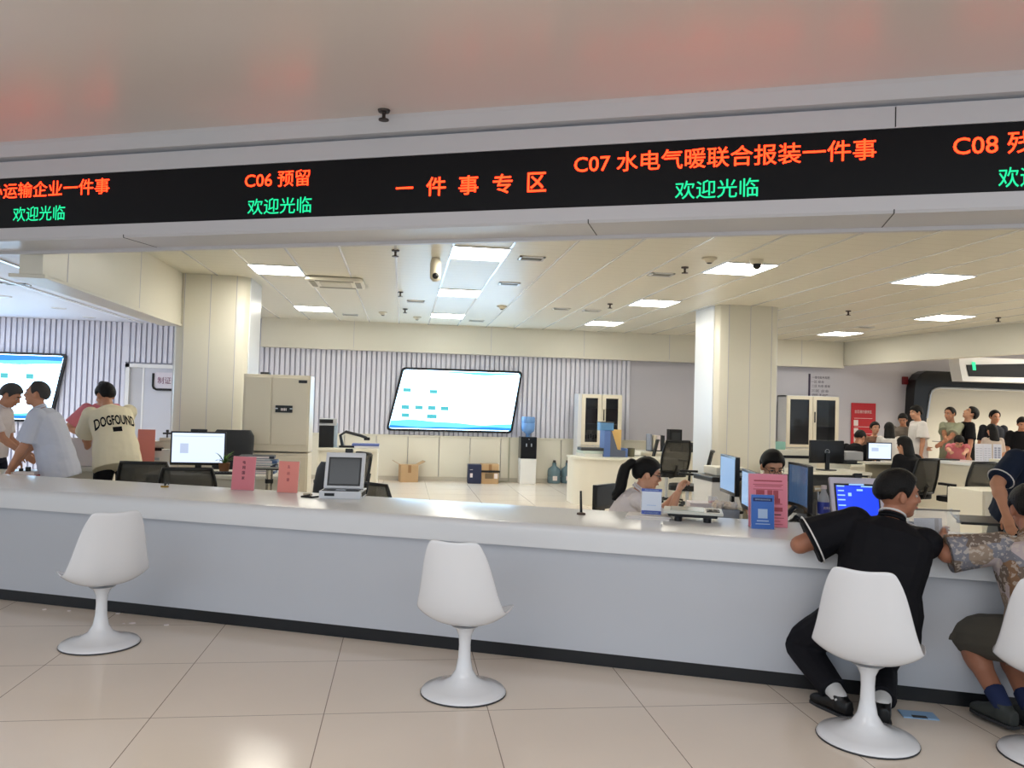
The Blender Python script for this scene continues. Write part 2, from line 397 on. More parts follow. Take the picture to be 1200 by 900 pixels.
# cameras and detectors
m_cam = mat('camera_ivory', (214,206,184), .35)
t = thing('surveillance_camera', 'ivory capsule camera with a black lens hanging from the ceiling over the big screen', 'camera', (.3, 8.6, 3.1))
MB().lathe([(.001,-.26),(.03,-.255),(.058,-.225),(.06,-.19),(.06,-.06),(.045,0),(.001,0)], 20).build('body', m_cam, t, 50)
MB().ball((0,-.045,-.2), (.036,.03,.036)).build('lens', m_black, t, 60)
t = thing('surveillance_camera', 'small dome camera in front of the lit panel beside the right pillar', 'camera', (3.55, 7.72, 3.1))
MB().lathe([(.001,-.05),(.055,-.05),(.068,-.03),(.07,0),(.001,0)], 20).build('housing', m_cam, t, 50)
MB().ball((0,-.01,-.06), (.045,.045,.045)).build('lens_dome', m_black, t, 60)
def detector(x, y, label, hanging=0):
    t = thing('smoke_detector', label, 'smoke detector', (x, y, 3.1), 0, 'round detectors on the ceiling')
    MB().lathe([(.001,-.055),(.035,-.052),(.05,-.03),(.075,-.02),(.078,0),(.001,0)], 20).build('housing', m_cam, t, 50)
    MB().lathe([(.001,-.064),(.02,-.062),(.03,-.054),(.001,-.05)], 14).build('sensor', m_dark, t, 50)
for x, y, l in [(3.06,7.76,'round detector in front of the right pillar, left of the dome camera'),(-.4,14.0,'round detector over the left of the big screen'),(1.49,12.4,'ivory oval detector over the right of the big screen'),(.2,14.5,'tiny round detector left of the farthest panel')]: detector(x, y, l)

# ================================================================== SERVICE COUNTER
CZ = .82
counter = thing('service_counter', 'long white service counter with a thick rounded top across the whole hall', 'counter', (CO.x, CO.y, 0), -A8)
b = MB(); r = .045
prof = [(0,CZ-.14)]+[(-.0+ .0 + r - r*math.cos(t), CZ-r+r*math.sin(t)) for t in (0,.4,.8,1.2,PI/2)]+[(.82,CZ),(.82,CZ-.04),(.06,CZ-.04),(.06,CZ-.14)]
b.loop([[(-16,n,z) for n,z in prof],[(6,n,z) for n,z in prof]]); b.build('worktop', mat('counter_top', (226,228,231), .24), counter, 40)
MB().box2((-16,.045,.085),(6,.09,CZ-.1)).build('front_panel', mat('counter_front', (196,200,208), .3, noise_=.02, nscale=3), counter)
MB().box2((-16,.075,0),(6,.095,.086)).build('kickboard', m_kick, counter)
MB().box2((-6,.78,0),(6,.81,CZ-.04)).build('back_panel', m_cream, counter)
MB().box2((.6,.83,.70),(6,1.40,.74), .006).build('staff_worktop', mat('desk_white', (232,228,214), .3), counter)
for x in (.62, 2.2, 3.9, 5.9):
    MB().box2((x,.83,0),(x+.03,1.36,.70)).build('support_panel', m_cream, counter)

# ================================================================== TULIP CHAIRS
def tulip():
    t = thing('tulip_chair', '', 'chair', (0,0,0), 0, 'white swivel tulip chairs along the counter')
    shellm = mat('chair_shell', (232,233,236), .16, coat=.5)
    base = [(.001,.012),(.2,.012),(.222,.004),(.226,.012),(.215,.022),(.17,.034),(.115,.05),(.07,.078),(.045,.12),(.034,.18),(.031,.25),(.034,.3),(.05,.335),(.075,.352),(.001,.356)]
    MB().lathe([(.001,0)]+[(.224,0),(.226,.008)]+base[4:], 40).build('pedestal', shellm, t, 60)
    MB().lathe([(.2,0),(.2255,0),(.2275,.005),(.2255,.009),(.2,.009)], 40).build('base_ring', m_dark, t, 40)
    # shell: stations from the seat's front lip back and up the backrest (y forward = +, sitter faces +y)
    st = [(.225,.425,.17,.012),(.215,.445,.20,.02),(.17,.44,.225,.045),(.08,.42,.24,.075),(-.02,.408,.245,.09),(-.11,.42,.243,.085),(-.165,.45,.238,.08),(-.2,.50,.228,.085),(-.222,.57,.212,.08),(-.238,.65,.192,.065),(-.252,.73,.17,.045),(-.262,.79,.148,.028),(-.266,.815,.13,.02)]
    st = [(y, z-.045+max(0, z-.45)*.19, hw, cup) for y, z, hw, cup in st]
    b = MB(); n = 16; grid = []
    for k, (y, z, hw, cup) in enumerate(st):
        row = []
        # inward direction of the cup: up for the seat, forward for the back
        f = min(1, max(0, (k-4)/4.0)); d = V((0, math.sin(f*PI/2)*1.0, math.cos(f*PI/2)))
        dip = .018 if k >= len(st)-2 else 0
        for i in range(n+1):
            s = -1+2*i/n; p = V((hw*s, y, z)) + d*(cup*(abs(s)**2.6))
            if dip: p.z += dip*(abs(s)**2-.6)*(1 if k == len(st)-1 else .5) - (.02*abs(s)**6)
            row.append(b.v(p))
        grid.append(row)
    for k in range(len(grid)-1):
        for i in range(n): b.f([grid[k][i],grid[k][i+1],grid[k+1][i+1],grid[k+1][i]])
    o = b.build('seat_shell', shellm, t, 80)
    md = o.modifiers.new('s', 'SOLIDIFY'); md.thickness = .012; md.offset = 0
    md = o.modifiers.new('b', 'SUBSURF'); md.levels = md.render_levels = 1
    # cushion
    b = MB(); rings = []
    for z, k in ((.385,.8),(.39,.95),(.405,1.0),(.418,.97),(.426,.85),(.428,.5)):
        rings.append([(.175*k*math.copysign(abs(math.cos(a))**.7, math.cos(a)), .045+.18*k*math.copysign(abs(math.sin(a))**.7, math.sin(a)), z) for a in [2*PI*i/28 for i in range(28)]])
    b.loop(rings).build('seat_cushion', mat('cushion_cream', (236,230,208), .5), t, 60)
    return t
tul = tulip()
def place_chair(src, px_, py_, rz, label):
    p = atz(px_, py_, 0)
    if src is None: tul.location = p; tul.rotation_euler[2] = rz; tul['label'] = label; return tul
    return dup(tul, p, rz, label)
place_chair(None, 117, 755, math.radians(32), 'empty white tulip chair at the left end, in front of the pink card')
place_chair(1, 543, 811, math.radians(-21), 'empty white tulip chair in the middle of the counter')
CH3 = place_chair(1, 1016, 866, math.radians(-38), 'white tulip chair carrying the man in the black polo shirt')
CH4 = place_chair(1, 1236, 889, math.radians(-42), 'white tulip chair at the right photo edge under the man in the patterned shirt')
# ================================================================== BIG SCREENS AND WALL THINGS
def slant_poly(x0b, x0t, x1b, x1t, z0, z1, r, n=5):
    """rounded parallelogram in x,z"""
    c = [V((x0b,z0)), V((x1b,z0)), V((x1t,z1)), V((x0t,z1))]; out = []
    for i in range(4):
        p, a, b = c[i], c[i-1], c[(i+1)%4]; u = (a-p).normalized()*r; w = (b-p).normalized()*r
        for k in range(n+1):
            t = k/n; out.append(tuple((p+u)*(1-t)**2 + p*2*t*(1-t) + (p+w)*t*t))
    return out
m_scr = mat('screen_white_glow', (20,20,24), .3, emit=5, ecol=(178,220,255))
m_scr_c = mat('screen_cyan_glow', (20,20,24), .3, emit=1.0, ecol=(110,225,235))
m_scr_b = mat('screen_blue_glow', (20,20,24), .3, emit=1.0, ecol=(30,130,215))
m_teal = mat('screen_teal_glow', (20,20,24), .3, emit=.8, ecol=(80,190,200))
m_grey_txt = mat('screen_grey_glow', (20,20,24), .3, emit=.9, ecol=(190,200,205))
def big_screen(name, label, xs, zs, Y, wave_top, marks, heading):
    x0b, x0t, x1b, x1t = xs; z0, z1 = zs; cx = (x0b+x1t)/2
    t = thing('display_screen', label, 'screen', (cx, Y, (z0+z1)/2))
    def L(o): return kid(o, t)
    f = MB(); f.prismxz(slant_poly(x0b,x0t,x1b,x1t,z0,z1,.09), Y, Y+.075, .006)
    L(f.build('frame', m_black))
    k = .045
    def edge(z):
        a = (z-z0)/(z1-z0); return x0b+(x0t-x0b)*a+k, x1b+(x1t-x1b)*a-k
    L(MB().prismxz(slant_poly(x0b+k*1.1,x0t+k,x1b-k,x1t-k*1.1,z0+k,z1-k,.06), Y-.004, Y+.01).build('screen', m_scr))
    def band(za, zb, amp, ph, m, yy, flip=0):
        a = MB(); N = 24; lo, hi = [], []
        for i in range(N+1):
            s = i/N; zt = zb+amp*math.sin(ph+s*5.5)*(.6+.4*math.sin(s*11))
            if flip: zl, zh = min(zt, za-.002), za
            else: zl, zh = za, max(zt, za+.002)
            e0, e1 = edge(za); g0, g1 = edge(zt)
            xa = e0+(e1-e0)*s; xb = g0+(g1-g0)*s
            if flip: lo.append((xb, yy, zl)); hi.append((xa, yy, zh))
            else: lo.append((xa, yy, zl)); hi.append((xb, yy, zh))
        va = [a.v(p) for p in lo]; vb = [a.v(p) for p in hi]
        for i in range(N): a.f([va[i],va[i+1],vb[i+1],vb[i]])
        o = L(a.build('picture_wave', m)); return o
    band(z0+k+.012, z0+.19, .04, .4, m_scr_c, Y-.006); band(z0+k+.012, z0+.10, .03, 2.6, m_scr_b, Y-.008)
    band(z1-k-.012, z1-wave_top, .035, 1.2, m_scr_c, Y-.006, 1)
    if wave_top > .1: band(z1-k-.012, z1-wave_top*.75, .03, 2.4, m_scr_b, Y-.008, 1)
    for (x, y, w_, h_) in marks:
        p = aty(x, y, Y); L(MB().box2((p.x-w_/2, Y-.007, p.z-h_*.8), (p.x+w_/2, Y-.003, p.z+h_*.8)).build('picture_mark', m_teal))
    if heading:
        s, x, y, w_, h_ = heading; p = aty(x, y, Y)
        L(text('picture_heading', s, m_grey_txt, None, frame(V((1,0,0)), V((0,0,1)), V((0,-1,0)), V((p.x, Y-.005, p.z))), width=w_, height=h_))
    return t
big_screen('a', 'large black-framed slanted wall screen glowing white with teal boxes, behind the middle of the office',
    (-.32,-.05,2.19,2.37), (.98,2.24), 15.86, .08,
    [(477,457,.15,.045),(508,459,.15,.045),(475,477,.15,.05),(491,477.5,.15,.05),(506,478,.15,.05),(521,478.7,.16,.05),(475,486.5,.15,.05),(506,488,.2,.05)],
    ('一件事专区', 541, 442, .55, .07))
big_screen('b', 'slanted wall screen with a blue top wave in the left bay',
    (-9.1,-8.85,-6.5,-6.27), (.98,2.27), 15.86, .2, [(5,440,.13,.06),(35,441,.13,.06)], ('一件事专区', 18, 428, .6, .08))
# door plate
m_purp = mat('purple_lettering', (120,50,90), .5)
t = thing('door_sign', 'white door sign with a black rounded underline and purple lettering', 'sign', (-4.38, WY-.075, 1.83))
kid(MB().prismxz(slant_poly(-4.72,-4.72,-4.05,-4.05,1.66,1.98,.05), WY-.085, WY-.05).build('plate', mat('sign_white', (222,216,226), .4)), t)
b = MB(); b.tube([(-4.73,WY-.09,1.96),(-4.73,WY-.09,1.72),(-4.715,WY-.09,1.68),(-4.67,WY-.09,1.655),(-4.05,WY-.09,1.655)], .022, 8); kid(b.build('border', m_black), t)
kid(text('lettering', '制证中心', m_purp, None, frame(V((1,0,0)),V((0,0,1)),V((0,-1,0)),V((-4.4,WY-.087,1.83))), width=.5, height=.13), t)
# wall directory
t = thing('wall_directory', 'dark purple directory lettering beside a vertical bar, above the glass-door cabinet at right', 'sign', (8.75, WY, 1.9))
a = aty(948.5,438,WY); c = aty(948.5,466,WY)
kid(MB().box2((a.x-.02,WY-.012,c.z),(a.x+.02,WY,a.z)).build('bar', mat('ink_purple', (52,40,70), .5)), t)
def wtext(s, x, y, w_, h_, m, o, nm='lettering', Y=WY-.003, **k):
    p = aty(x, y, Y); return kid(text(nm, s, m, None, frame(V((1,0,0)),V((0,0,1)),V((0,-1,0)),V((p.x,Y,p.z))), width=w_, height=h_, **k), o)
mi = mat('ink_purple', (52,40,70), .5)
for s, x, y, w_ in (('一楼功能布局图',962,442.5,.4),('一区 综合',958,447.5,.3),('二区 社保 医保',962,452.5,.42),('三区 企业',961,458,.4),('四区 不动产',961,463,.36)): wtext(s, x, y, w_, .055, mi, t)
# red poster
t = thing('wall_poster', 'red wall poster with white heading behind the seated people at right', 'poster', (9.9, WY-.01, 1.5))
a = aty(998,472,WY-.02); c = aty(1025.5,535,WY-.02)
kid(MB().box2((a.x,WY-.02,c.z),(c.x,WY-.003,a.z)).build('sheet', mat('poster_red', (190,32,44), .45)), t)
mw_ = mat('print_white', (232,222,222), .5)
wtext('全区通办服务区', 1011.5, 482.5, .4, .07, mw_, t, Y=WY-.022)
for y in (490, 500, 508, 517): 
    p = aty(1001,y,WY-.022); kid(MB().box2((p.x,WY-.024,p.z-.004),(p.x+.42,WY-.021,p.z+.004)).build('rule', mw_), t)
for y in (495.5, 505, 515):
    p = aty(1003,y,WY-.022); kid(MB().box2((p.x-.05,WY-.025,p.z-.06),(p.x+.05,WY-.021,p.z+.06)).build('printed_square', mw_), t)
# fire alarm
p = aty(1059.5, 446, WY); tag(MB().box((p.x,WY-.03,p.z),(.12,.06,.17),.012).box((p.x,WY-.065,p.z),(.06,.02,.06),.008).build('fire_alarm', mat('alarm_red', (120,26,36), .4)), 'small dark red fire alarm box on the grey wall right of the poster', 'fire alarm')
# black portal with cream infill on the far right wall
t = thing('wall_portal', 'black rounded archway surround framing a cream wall behind the queue', 'wall surround', (13, WY, 0))
PA = lambda x, y: (lambda q: (q.x, q.z))(aty(x, y, WY-.3))
outer = [PA(1063,560),PA(1070,490),PA(1072,455),PA(1074,445),PA(1079,438),PA(1086,434.5)]; inner = [PA(1079,560),PA(1086,490),PA(1090,463),PA(1092,458),PA(1096,455.5),PA(1102,454.5)]
zi = inner[-1][1]; zo = outer[-1][1]
b = MB(); b.prismxz([(outer[0][0],0)]+outer[1:]+[(20,zo),(20,zi)]+inner[::-1][:-1]+[(inner[0][0],0)], WY-.3, WY-.005); kid(b.build('surround', mat('portal_black', (24,25,27), .3)), t)
b = MB(); b.prismxz([(inner[0][0],0)]+inner[1:]+[(20,zi),(20,0)], WY-.1, WY-.01); kid(b.build('infill', m_cream), t)
b = MB(); b.tube([(x,WY-.31,z) for x,z in inner[1:]]+[(20,WY-.31,zi)], .025, 6); kid(b.build('edge_trim', m_alum), t)
# far LED sign over the queue
t = thing('hanging_display', 'dark sign board in a white slanted frame hanging above the queue at the far right', 'led sign', (13.2, 14.2, 2.3))
QA = lambda x, y: (lambda q: (q.x, q.z))(aty(x, y, 14.2))
b = MB(); b.prismxz([QA(1124,425.5),QA(1128,446.5),(16,QA(1210,447.5)[1]),(16,2.75),(QA(1124,425)[0],2.75)], 14.2, 14.5); kid(b.build('housing', m_white), t)
b = MB(); b.prismxz([QA(1132,427.5),QA(1135,441),(15.9,QA(1200,440)[1]+.02),(15.9,QA(1200,424)[1]+.15)], 14.185, 14.21); kid(b.build('screen', m_led), t)
b = MB(); p = QA(1141,428.5); b.prismxz([(p[0]-.03,p[1]-.09),(p[0]+.04,p[1]-.09),(p[0]+.02,p[1]+.07),(p[0]-.05,p[1]+.07)], 14.18, 14.186); kid(b.build('lit_character', m_grn), t)

# ================================================================== CABINETS
m_cab = mat('cabinet_ivory', (226,218,200), .4); m_cabside = mat('cabinet_side', (222,224,228), .3)
m_glass = mat('dark_glass', (30,32,38), .06, spec=.6)
x0 = aty(284.5,480,9.85).x; x1 = aty(363,480,9.85).x; W = x1-x0
t = thing('filing_cabinet', 'ivory two-door steel cabinet with a black keypad lock beside the left pillar', 'cabinet', ((x0+x1)/2, 9.85, 0))
b = MB(); b.box2((-W/2,0,0),(W/2,.42,.88),.004); b.box2((-W/2,0,.9),(W/2,.42,1.82),.004); b.build('body', m_cab, t)
for s in (-1, 1):
    a, c = (-W/2+.02, -.01-.06) if s < 0 else (.01-.06, W/2-.02)
    MB().box2((a,-.014,.98),(c,.002,1.79),.005).build('door', m_cab, t)
    MB().box2((a,-.014,.06),(c,.002,.84),.005).build('door', m_cab, t)
lk = MB().box((.09,-.02,1.41),(.2,.02,.085),.006).build('keypad_lock', m_black, t)
b = MB()
for i in range(4): b.box((.062+i*.018,-.032,1.405),(.011,.006,.03))
b.build('keypad_buttons', mw_, lk); MB().box((.0+.005,-.036,1.415),(.03,.014,.014),.004).box((.175,-.036,1.415),(.03,.014,.014),.004).build('lock_handle', m_alum, lk)
MB().box((W/2-.09,-.016,1.745),(.1,.004,.035)).build('name_plate', m_dark, t)
MB().box2((-W/2+.17,.1,1.82),(-W/2+.27,.22,1.85),.004).build('top_clip', m_dark, t)
def bookcase(label, px0, px1, ptop, Y, books, name='bookcase'):
    x0, x1 = aty(px0,480,Y).x, aty(px1,480,Y).x; W = x1-x0; h = aty((px0+px1)/2, ptop, Y).z
    t = thing(name, label, 'bookcase', ((x0+x1)/2, Y, 0)); zl = h*.44
    b = MB(); b.box2((-W/2,0,0),(-W/2+.02,.38,h)); b.box2((W/2-.02,0,0),(W/2,.38,h)); b.box2((-W/2,0,h-.03),(W/2,.38,h)); b.box2((-W/2,.36,0),(W/2,.38,h)); b.box2((-W/2,0,0),(W/2,.36,zl)); b.build('body', m_cabside, t)
    zs = zl+(h-zl)*.42; MB().box2((-W/2+.02,.03,zs-.01),(W/2-.02,.36,zs+.01)).build('shelf', m_cabside, t)
    for s in (-1, 1):
        a, c = (-W/2+.01, -.005) if s < 0 else (.005, W/2-.01); f = .075
        b = MB(); b.box2((a,-.02,zl+.01),(a+f,0,h-.01)); b.box2((c-f,-.02,zl+.01),(c,0,h-.01)); b.box2((a+f,-.02,zl+.01),(c-f,0,zl+.07)); b.box2((a+f,-.02,h-.08),(c-f,0,h-.01))
        d = b.build('door', m_cab, t); MB().box2((a+f,-.012,zl+.07),(c-f,-.006,h-.08)).build('glass_pane', m_glasst, d)
        if s > 0: MB().box((a+.035,-.03,(zl+h)/2+.1),(.02,.02,.22),.004).build('door_handle', m_black, d)
        MB().box2((a,-.02,.08),(c,0,zl-.01),.003).build('lower_door', m_cab, t)
    return t, x0, x1, zl, zs, h
m_glasst = mat('smoked_glass', (20,22,28), .05, alpha=.5)
t, x0, x1, zl, zs, h = bookcase('ivory bookcase with two glass doors and binders inside, right of the water jugs', 681, 729, 462, 15.3, 1)
MB().box2((-(x1-x0)/2-.06,0,0),(-(x1-x0)/2,.38,h)).build('side_panel', m_cabside, t)
cols = [(210,205,196),(196,190,180),(222,216,205),(180,176,170)]
for s in (0, 1):
    for i in range(5):
        xx = x0+.12+s*(x1-x0)*.5+i*.052
        hh = .27+.02*((i*7+s*3)%3)
        o = MB().box2((-.021,-.1,0),(.021,.1,hh),.003).build('binder', mat('binder_%d'%((i+s)%4), cols[(i+s)%4], .5)); o.location = (xx, 15.47, zl+.001)
        MB().box((0,-.102,hh*.6),(.026,.004,.08)).build('spine_label', m_dark, o)
        tag(o, '%s pale binder from the left behind the %s glass door of the bookcase' % (['first','second','third','fourth','fifth'][i], ['left','right'][s]), 'binder', 'binders in the glass-door bookcase')
for s in (0, 1):
    xx = x0+.25+s*(x1-x0)*.5
    o = MB().box2((-.13,-.1,0),(.13,.1,.3),.004).build('storage_box', mat('maroon_box', (70,40,46), .6)); o.location = (xx, 15.47, zs+.011)
    tag(o, 'dark box on the upper shelf behind the %s glass door of the bookcase' % ['left','right'][s], 'box', 'dark boxes on the upper bookcase shelf')
bookcase('glass-door cabinet with black edges under the wall directory at right', 921, 983, 464, 15.4, 0, 'display_cabinet')

# ================================================================== BY THE BACK WALL
m_card = mat('cardboard', (188,156,118), .75, noise_=.08, nscale=6)
def carton(label, px_, py_, w_, d_, h_, rz, opened):
    p = atz(px_, py_, 0); p.y = min(p.y, 15.72); t = thing('cardboard_box', label, 'box', p, rz, None)
    b = MB(); b.box2((-w_/2,-d_/2,0),(w_/2,d_/2,h_)); b.build('body', m_card, t)
    MB().box2((-.03,-d_/2-.003,h_*.55),(.03,-d_/2,h_)).build('tape', mat('tape_brown', (150,112,72), .35), t)
    if opened:
        for s in (-1, 1):
            b = MB().at((s*w_/2,0,h_),(0,s*-.5,0)); b.box2((0 if s>0 else -w_*.45,-d_/2,-.004),(w_*.45 if s>0 else 0,d_/2,.004)); b.build('flap', m_card, t)
    return t
carton('brown cardboard box by the back wall below the big screen', 478, 561.5, .34, .3, .33, .15, 1)
t = carton('larger cardboard box with a white label between the bin and water cooler', 573, 566, .34, .32, .38, 0, 0)
MB().box2((-.19,-.175,.22),(.19,-.165,.26)).build('box_handle', m_black, t); MB().box2((.08,-.168,.1),(.15,-.163,.2)).build('shipping_label', mw_, t); MB().box2((-.1,-.168,.1),(.06,-.163,.2)).build('print_patch', mat('card_print', (120,100,76), .7), t)
p = atz(540, 563, 0); t = thing('paper_shredder', 'white upright bin with a dark slot by the back wall', 'shredder', p)
MB().box2((-.18,-.14,.02),(.18,.14,.5),.01).build('body', m_cab, t); MB().box2((-.02,-.15,.07),(.06,-.138,.42),.004).build('window_slot', m_dark, t); MB().box2((-.19,-.15,0),(.19,.15,.025)).build('base', m_black, t); MB().box2((-.17,-.13,.5),(.17,.13,.54),.01).build('lid', m_white, t)
p = atz(553, 563.5, 0); p.y = 15.6; t = thing('printed_carton', 'dark blue carton with a yellow side beside the white shredder', 'box', p)
MB().box2((-.13,-.12,0),(.13,.12,.37),.004).build('body', mat('carton_navy', (34,42,72), .5), t); MB().box2((.0,-.124,.08),(.12,-.119,.36)).build('yellow_panel', mat('carton_yellow', (222,170,60), .5), t)
MB().lathe([(.001,0),(.03,0),(.03,.004),(.001,.004)], 16).at().build('printed_disc', mw_, t).location = (-.07,-.125,.27)
t.children[-1].rotation_euler = (PI/2,0,0); MB().box2((-.09,-.124,.12),(-.04,-.119,.2)).build('print_patch', mw_, t)
# water cooler
p = atz(614, 564.5, 0); p.y = min(p.y, 15.7); t = thing('water_dispenser', 'black and white water dispenser with a blue bottle on top, by the back wall', 'water dispenser', p)
MB().box2((-.16,-.15,0),(.16,.17,.5),.012).build('lower_body', m_white, t); MB().box2((-.16,-.155,.5),(.16,.17,.93),.012).build('front_fascia', mat('dispenser_black', (18,20,28), .15), t)
b = MB(); b.cyl((-.05,-.17,.8),(-.05,-.17,.74),.012); b.cyl((.05,-.17,.8),(.05,-.17,.74),.012); b.build('tap', m_alum, t); MB().lathe([(.001,0),(.012,0),(.012,.01),(.001,.01)],10,(0,-.156,.88)).build('badge', m_alum, t)
m_bot = mat('bottle_blue', (120,170,230), .08, alpha=.75)
def jug(parent, z, inv):
    pr = [(.001,0),(.12,0),(.135,.02),(.135,.12),(.128,.13),(.135,.14),(.135,.24),(.12,.29),(.05,.34),(.04,.36),(.04,.41),(.001,.41)]
    if inv: pr = [(r, .41-q) for r, q in pr[::-1]]
    return MB().lathe([(r,q+z) for r,q in pr], 24).build('bottle' if inv else 'jug_body', m_bot if inv else mat('jug_grey_blue', (110,138,152), .12, alpha=.85), parent, 40)
jug(t, .92, 1)
for i, (x, y) in enumerate(((649,566),(664.5,566))):
    p = atz(x, y, 0); t = thing('water_jug', ['grey-blue water jug on the floor nearer the water dispenser','grey-blue water jug on the floor against the bookcase'][i], 'water jug', p, 0, 'spare water jugs')
    jug(t, 0, 0); MB().lathe([(.001,.41),(.03,.41),(.03,.45),(.02,.46),(.001,.46)],12).build('cap', m_dark, t)
    b = MB(); b.box2((-.05,-.142,.06),(.04,-.13,.15)); b.build('paper_label', mw_, t)
b = MB(); p = atz(600, 564, 0)
b.tube([(p.x-.1,15.93,.9),(p.x-.1,15.92,.2),(p.x-.1,15.9,.02),(p.x-.2,15.92,.012),(p.x-.35,15.92,.012)], .012, 6); o = b.build('power_cable', mat('cable_grey', (170,170,150), .5)); tag(o, 'pale cable running down the back wall beside the water dispenser', 'cable')
# ================================================================== DESKS
m_desk = mat('desk_white', (232,228,214), .3)
def desk(label, x0, x1, y0, y1, z=.75, panel=1, group=None, drawers=0, dark=0):
    t = thing('office_desk', label, 'desk', ((x0+x1)/2, (y0+y1)/2, 0), 0, group); W, D = x1-x0, y1-y0
    MB().box2((-W/2,-D/2,z-.04),(W/2,D/2,z),.006).build('desktop', m_desk, t)
    for s in (-1, 1): MB().box2((s*W/2-s*.03,-D/2+.03,0),(s*W/2,D/2-.03,z-.04),.003).build('side_panel', m_desk, t)
    if panel: MB().box2((-W/2+.03,D/2-.08 if panel > 0 else -D/2+.06,.08),(W/2-.03,D/2-.06 if panel > 0 else -D/2+.08,z-.04)).build('modesty_panel', m_desk if not dark else m_dark, t)
    for k in range(drawers):
        d = MB().box2((W/2-.48,-D/2+.01,.08+k*.2),(W/2-.06,-D/2+.05,.26+k*.2),.004).build('drawer', m_desk, t); MB().box((W/2-.27,-D/2,.2+k*.2),(.12,.015,.012)).build('handle', m_alum, d)
    return t
dx = lambda x, Y: aty(x, 540, Y).x
desk('white desk under the lit computer monitor in front of the left pillar', dx(183,8.7), dx(345,8.7), 8.25, 8.95, .75, -1)
desk('white desk with a tall side behind the man in the grey-white shirt', dx(70,9.0), dx(122,8.7), 8.75, 9.4, .76, -1)
desk('white work table at the left edge under the two men', dx(-60,8.2), dx(48,8.2), 7.95, 8.55, .75, 0)
desk('white table below the printer and door in the left bay', dx(150,10.6), dx(200,10.6), 9.7, 10.4, .75, -1)
desk('white cluttered desk in front of the back wall, left of the big screen', dx(372,13.3), dx(443,13.6), 13.2, 14.0, .76, -1)
desk('white far desk left of the right pillar, holding a file rack', dx(745,14.5), dx(835,14.5), 14.2, 14.9, .76, -1)
desk('white desk carrying the black monitor seen from behind', dx(905,10.5), dx(1008,10.5), 10.2, 10.9, .75, -1, dark=1)
desk('white desk carrying the far printer and lit screen', dx(985,12), dx(1062,12), 11.7, 12.4, .76, -1)
t = thing('desk_partition', 'low grey-topped divider in front of the lit far screen', 'partition', (dx(1034,10.4), 10.4, 0))
MB().box2((-.24,-.03,0),(.32,.03,.86),.004).build('panel', mat('divider_grey', (150,142,122), .6), t); MB().box2((-.32,-.1,.86),(.34,.1,.89),.004).build('cap', m_desk, t)
# curved reception desk
X0, X1, Y0 = dx(676,12.2), dx(800,12.2), 12.2
t = thing('reception_desk', 'white curved desk with a rounded corner behind the woman with the ponytail', 'desk', (X0, Y0, 0)); W = X1-X0
arc = [(0,.7),(0,.35),(.03,.2),(.1,.09),(.2,.03),(.35,0),(W,0)]
MB().prism(arc+[(W,.04),(.35,.04),(.22,.07),(.13,.12),(.07,.22),(.04,.36),(.04,.7)], 0, .72).build('front_panel', m_desk, t, 40)
MB().prism([(x-.03 if x<.3 else x, y-.03) for x,y in arc]+[(W,.7)], .72, .755, .006).build('desktop', m_desk, t, 40)
# far customer counter under the right bulkhead
FC = [(8.72,12.6),(9.05,11.5),(9.45,10.5),(9.9,9.6)]
t = thing('far_counter', 'white service counter of the far side, behind the mesh chairs at right', 'counter', (9.0, 11.8, 0))
def band_poly(pts, o): 
    a = [(x,y) for x,y in pts]; return a+[(x+o, y+o*.35) for x,y in pts[::-1]]
kid(MB().prism(band_poly(FC,.75), .78, .83, .01).build('worktop', mat('counter_top', (238,236,228), .12)), t)
kid(MB().prism(band_poly([(x+.08,y) for x,y in FC],.6), 0, .78).build('front_panel', m_cream), t)
t = thing('pedestal_cabinet', 'cream side cabinet standing behind the counter near the man in navy', 'cabinet', (dx(1150,8.2), 8.2, 0), .1)
MB().box2((-.22,-.25,0),(.35,.25,.74),.006).build('body', m_cream, t)
MB().box2((-.2,-.262,.06),(.33,-.25,.7),.004).build('door', m_cream, t)

